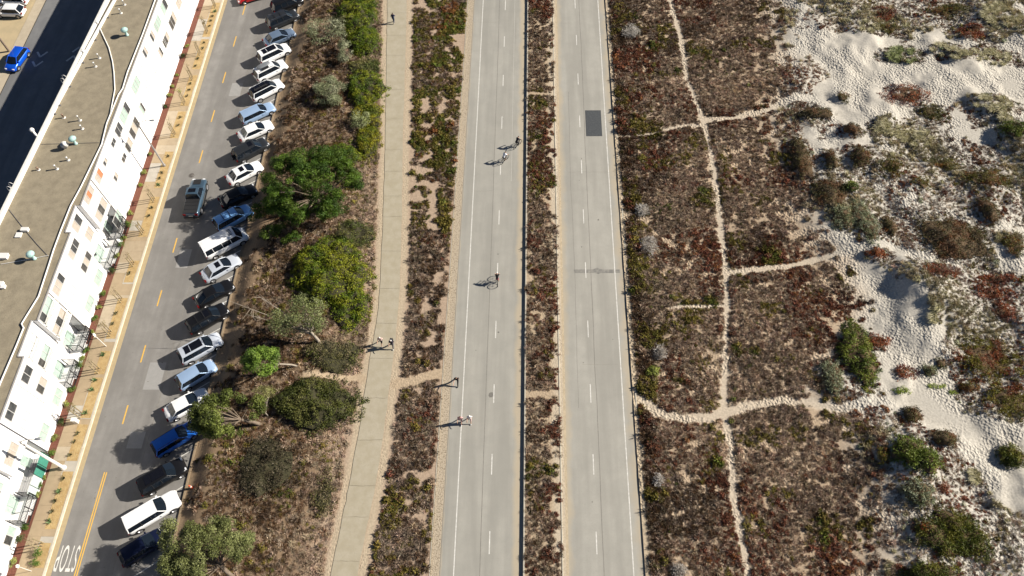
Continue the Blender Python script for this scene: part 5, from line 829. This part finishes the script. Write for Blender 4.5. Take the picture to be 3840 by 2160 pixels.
# ---------------------------------------------------------------- people and bicycles
SKIN=[mat('skin_a',(.52,.31,.21),rough=.6),mat('skin_b',(.36,.2,.13),rough=.6)]
def cloth(name,c): return mat(name,c,tuple(v*.85 for v in c),14,.9)
def person(label,x,y,z,deg,pose,shirt,legs,hair,shoes=(.6,.6,.58),cap=None,sk=0,longpants=False,sleeves=False,pack=None,cat='person',group='people out on the path and road'):
    """local frame: +X forward, +Y left; one skinned body, clothing cut from it and lifted off the skin"""
    e=empty('person',(x,y,z),math.radians(deg),label,cat,group)
    J={};R={}
    def j(n,p,r): J[n]=Vector(p); R[n]=r
    B=pose
    j('pel',B['pel'],.13); j('sp',B['sp'],.125); j('ch',B['ch'],.145); j('nk',B['nk'],.055); j('hd',B['hd'],.098); j('ht',B['ht'],.088); j('ns',B['ns'],.02)
    for s,n in ((1,'l'),(-1,'r')):
        j('sh'+n,B['sh'+n],.062); j('el'+n,B['el'+n],.043); j('wr'+n,B['wr'+n],.031); j('pm'+n,B['pm'+n],.036)
        j('hp'+n,B['hp'+n],.095); j('kn'+n,B['kn'+n],.062); j('an'+n,B['an'+n],.042); j('to'+n,B['to'+n],.034)
    E=[('pel','sp'),('sp','ch'),('ch','nk'),('nk','hd'),('hd','ht'),('hd','ns')]
    for n in 'lr':
        E+=[('ch','sh'+n),('sh'+n,'el'+n),('el'+n,'wr'+n),('wr'+n,'pm'+n),('pel','hp'+n),('hp'+n,'kn'+n),('kn'+n,'an'+n),('an'+n,'to'+n)]
        d=(J['pm'+n]-J['wr'+n]).normalized(); sd=d.cross(Vector((0,0,1))); sd=sd.normalized() if sd.length>.1 else Vector((1,0,0))
        for q in range(4):
            a=J['pm'+n]+d*(.035)+sd*(.026*(q-1.5)); ln=[.05,.06,.055,.042][q]; j('f%d%s'%(q,n),a,.009); j('g%d%s'%(q,n),a+d*ln*.8-Vector((0,0,.012)),.008); E+=[('pm'+n,'f%d%s'%(q,n)),('f%d%s'%(q,n),'g%d%s'%(q,n))]
        tb=J['wr'+n]+d*.03+sd*.045; j('t%s'%n,tb,.011); j('u%s'%n,tb+d*.045+sd*.012,.009); E+=[('wr'+n,'t'+n),('t'+n,'u'+n)]
    names=list(J); me=bpy.data.meshes.new('body'); me.from_pydata([J[n] for n in names],[(names.index(a),names.index(b)) for a,b in E],[]); o=bpy.data.objects.new('tmp_body',me); COL.objects.link(o)
    md=o.modifiers.new('s','SKIN'); sv=me.skin_vertices[0].data
    for i,n in enumerate(names): sv[i].radius=(R[n],R[n]); sv[i].use_root=(n=='pel')
    ss=o.modifiers.new('u','SUBSURF'); ss.levels=1; ss.render_levels=1
    bpy.context.view_layer.update(); ev=bpy.data.meshes.new_from_object(o.evaluated_get(bpy.context.evaluated_depsgraph_get())); bpy.data.objects.remove(o)
    ev.name='body'; body=mobj('body',ev,SKIN[sk],e); ev.materials.clear() if len(ev.materials)>1 else None
    if len(ev.materials)==0: ev.materials.append(SKIN[sk])
    for p in ev.polygons: p.use_smooth=True
    def seg(p,a,b):
        d=b-a; t=max(0,min(1,(p-a).dot(d)/max(d.dot(d),1e-9))); return (p-(a+d*t)).length,t
    reg=[]
    for p in ev.polygons:
        best=None
        for a,b in E:
            dd,t=seg(p.center,J[a],J[b]); dd-=(R[a]*(1-t)+R[b]*t)
            if best is None or dd<best[0]: best=(dd,a,b,t)
        reg.append(best)
    def cut(nm,fn,mm,off):
        m=MB(); vi={}
        for p,(dd,a,b,t) in zip(ev.polygons,reg):
            if fn(a,b,t,p.center):
                idx=[]
                for v in p.vertices:
                    if v not in vi: vi[v]=len(m.v); vv=ev.vertices[v]; m.v.append(tuple(vv.co+vv.normal*off))
                    idx.append(vi[v])
                m.f.append(tuple(idx)); m.m.append(0); m.sm.append(True)
        if m.f: m.build(nm,mm,e)
    tor={'sp','ch','pel'}
    cut('shirt',lambda a,b,t,c:(a in('sp','ch') and b in('ch','nk','shl','shr') and not(b=='nk' and t>.6)) or (a=='pel' and b=='sp' and t>.25) or (a[:2]=='sh' and (sleeves or t<.7)) or (sleeves and a[:2]=='el' and t<.95),cloth('shirt_fabric',shirt),.016)
    cut('trousers' if longpants else 'shorts',lambda a,b,t,c:(a=='pel' and (b[:2]=='hp' or t<=.3)) or (a[:2]=='hp' and (longpants or t<.8)) or (longpants and a[:2]=='kn' and t<.95),cloth('trouser_fabric',legs),.02)
    cut('shoes',lambda a,b,t,c:a[:2]=='an',cloth('shoe_fabric',shoes),.014)
    hdj=J['hd']; fw=(J['ns']-J['hd']).normalized()
    cut('helmet' if cap else 'hair',lambda a,b,t,c:('hd' in (a,b)) and b!='ns' and a!='nk' and ((c-hdj).dot(fw)<.045 or c.z>hdj.z+.06),cloth('hair_or_hat',cap or hair),.022 if cap else .015)
    for s in (-1,1):
        sdv=fw.cross(Vector((0,0,1))).normalized(); ey=MB().lathe([(.002,-.01),(.011,0),(.002,.01)],8).build('eye',M_blk,e); ey.location=hdj+fw*.088+sdv*s*.035+Vector((0,0,.02))
    if pack: MB().box(-.1,.1,-.15,.15,-.2,.22).build('backpack',cloth('pack_fabric',pack),e).location=J['ch']-Vector((.2,0,.0))
    return e
def walkpose(st=.3,arm=.25,h=1.0,bend=0.0,elb=.1):
    P={}; z=lambda v:v*h
    f=lambda a,b,c:(a,b,c*h)
    P['pel']=f(0,0,.95);P['sp']=f(.02+bend*.3,0,1.12);P['ch']=f(.03+bend,0,1.33);P['nk']=f(.04+bend*1.2,0,1.49);P['hd']=f(.07+bend*1.4,0,1.60);P['ht']=f(.06+bend*1.4,0,1.68);P['ns']=f(.17+bend*1.4,0,1.60)
    for s,n in ((1,'l'),(-1,'r')):
        a=arm*s; g=-st*s
        P['sh'+n]=f(.03+bend,s*.185,1.40);P['el'+n]=f(.03+bend-a*.5,s*.235,1.13);P['wr'+n]=f(.06+bend-a*1.0+elb,s*.225,.91+elb*1.2+.1*abs(a));P['pm'+n]=f(.08+bend-a*1.15+elb*1.3,s*.22,.84+elb*1.4+.1*abs(a))
        P['hp'+n]=f(0,s*.10,.90);P['kn'+n]=f(.06-g*.45,s*.10,.50);P['an'+n]=f(-g*1.0-(.06 if g>0 else -.02),s*.10,.09+(.07 if g>0 else 0));P['to'+n]=f(-g*1.0+(.08 if g>0 else .17),s*.10,.045+(.0 if g>0 else .02))
    return P
def ridepose():
    P={'pel':(-.22,0,.98),'sp':(-.12,0,1.13),'ch':(.08,0,1.32),'nk':(.17,0,1.46),'hd':(.24,0,1.56),'ht':(.25,0,1.64),'ns':(.34,0,1.54)}
    for s,n in ((1,'l'),(-1,'r')):
        P['sh'+n]=(.10,s*.18,1.37);P['el'+n]=(.26,s*.24,1.17);P['wr'+n]=(.42,s*.23,1.05);P['pm'+n]=(.47,s*.22,1.03)
        P['hp'+n]=(-.20,s*.095,.93); up=s>0
        P['kn'+n]=(.13,s*.10,.80 if up else .62);P['an'+n]=(.02 if up else -.05,s*.11,.43 if up else .20);P['to'+n]=(.16 if up else .10,s*.11,.40 if up else .15)
    return P
def bicycle(label,x,y,z,deg,col):
    e=empty('bicycle',(x,y,z),math.radians(deg),label,'bicycle','bicycles on the road'); m=mat('bike_frame',col,rough=.35); R_=.34
    for xx in (-.5,.52):
        t=MB(); N=28
        t.tube([(R_*math.cos(2*math.pi*k/N),0,R_*math.sin(2*math.pi*k/N)) for k in range(N+1)],.034,6,cap=False); w=t.build('wheel',M_tyre,e); w.location=(xx,0,R_)
        s=MB()
        for k in range(10): a=2*math.pi*k/10; s.tube([(0,0,0),(R_*.96*math.cos(a),0,R_*.96*math.sin(a))],.004,4,cap=False)
        s.disc((0,0,0),(0,1,0),.03,.08,8); s.build('spokes',M_rim,w)
    f=MB(); bb=(-.06,0,.29); st=(-.22,0,.80); hdt=(.36,0,.84); 
    for a,b,r in ((bb,st,.018),(st,hdt,.017),(bb,hdt,.02),(st,(-.5,0,R_),.011),(bb,(-.5,0,R_),.012),(hdt,(.52,0,R_),.014),(st,(-.25,0,.90),.013),(hdt,(.38,0,.98),.013)): f.tube([a,b],r,6)
    f.build('frame',m,e); MB().tube([(.44,-.26,1.02),(.40,-.1,1.0),(.40,.1,1.0),(.44,.26,1.02)],.013,6).build('handlebar',M_blk,e); MB().add([(-.38,-.07,.92),(-.38,.07,.92),(-.12,.02,.92),(-.12,-.02,.92),(-.37,-.06,.88),(-.37,.06,.88),(-.13,.015,.89),(-.13,-.015,.89)],[(0,3,2,1),(4,5,6,7),(0,1,5,4),(1,2,6,5),(2,3,7,6),(3,0,4,7)]).build('saddle',M_blk,e)
    c=MB(); c.disc((-.06,-.05,.29),(0,1,0),.09,.01,14); c.tube([(-.06,-.08,.29),(.07,-.08,.19)],.01,5); c.tube([(-.06,.08,.29),(-.01,.08,.42)],.01,5); c.box(.02,.12,-.16,-.08,.17,.19); c.box(-.06,.04,.08,.16,.41,.43); c.build('crankset',M_blk,e); return e
PZ=.187
person('person in dark blue walking on the footpath near the top edge',-20.15,88.8,PZ,80,walkpose(.24,.2),(.02,.03,.08),(.03,.05,.11),(.03,.02,.015),longpants=True,sleeves=True)
person('person in a pale pink top and black shorts walking on the footpath, left of two',-16.6,37.35,PZ,-100,walkpose(.36,.3),(.62,.45,.40),(.01,.01,.012),(.05,.03,.02),cap=(.75,.72,.66))
person('person in a dark patterned top walking on the footpath, right of two',-15.35,37.0,PZ,-96,walkpose(.3,.25),(.05,.045,.06),(.12,.11,.12),(.06,.04,.03),cap=(.7,.68,.64),longpants=True,pack=(.03,.03,.035))
person('person in black running at the road edge beside the dirt crossing',-8.1,32.85,0,-95,walkpose(.42,.34,1,.06,.24),(.01,.01,.012),(.012,.012,.014),(.02,.015,.012),shoes=(.05,.05,.05),longpants=True)
person('person in a pink top walking on the white edge line',-7.5,28.45,0,-98,walkpose(.3,.25),(.62,.36,.34),(.55,.34,.30),(.12,.06,.04))
person('person in a white top walking beside the person in pink',-6.55,28.55,0,-94,walkpose(.28,.25),(.74,.70,.66),(.6,.42,.38),(.04,.03,.025),cap=(.78,.76,.72))
bh=52
bicycle('bicycle of the dark clad cyclist beside the median',-2.1,65.7,0,bh,(.02,.02,.02)); person('person in dark clothes cycling close beside the median',-2.1,65.7,0,bh,ridepose(),(.012,.013,.02),(.015,.015,.018),(.02,.02,.02),cap=(.02,.02,.02),longpants=True,sleeves=True)
bicycle('bicycle of the white shirted cyclist on the lane line',-3.7,63.2,0,bh,(.05,.05,.05)); person('person in a white shirt cycling just below the dark cyclist',-3.7,63.2,0,bh,ridepose(),(.78,.79,.82),(.05,.045,.04),(.03,.025,.02),sk=1)
bicycle('bicycle casting a clear two wheel shadow in mid road',-4.15,45.4,0,92,(.02,.02,.022)); person('person in a black top and red shorts cycling with a white helmet',-4.15,45.4,0,92,ridepose(),(.015,.015,.017),(.45,.14,.15),(.05,.03,.02),cap=(.8,.8,.8))
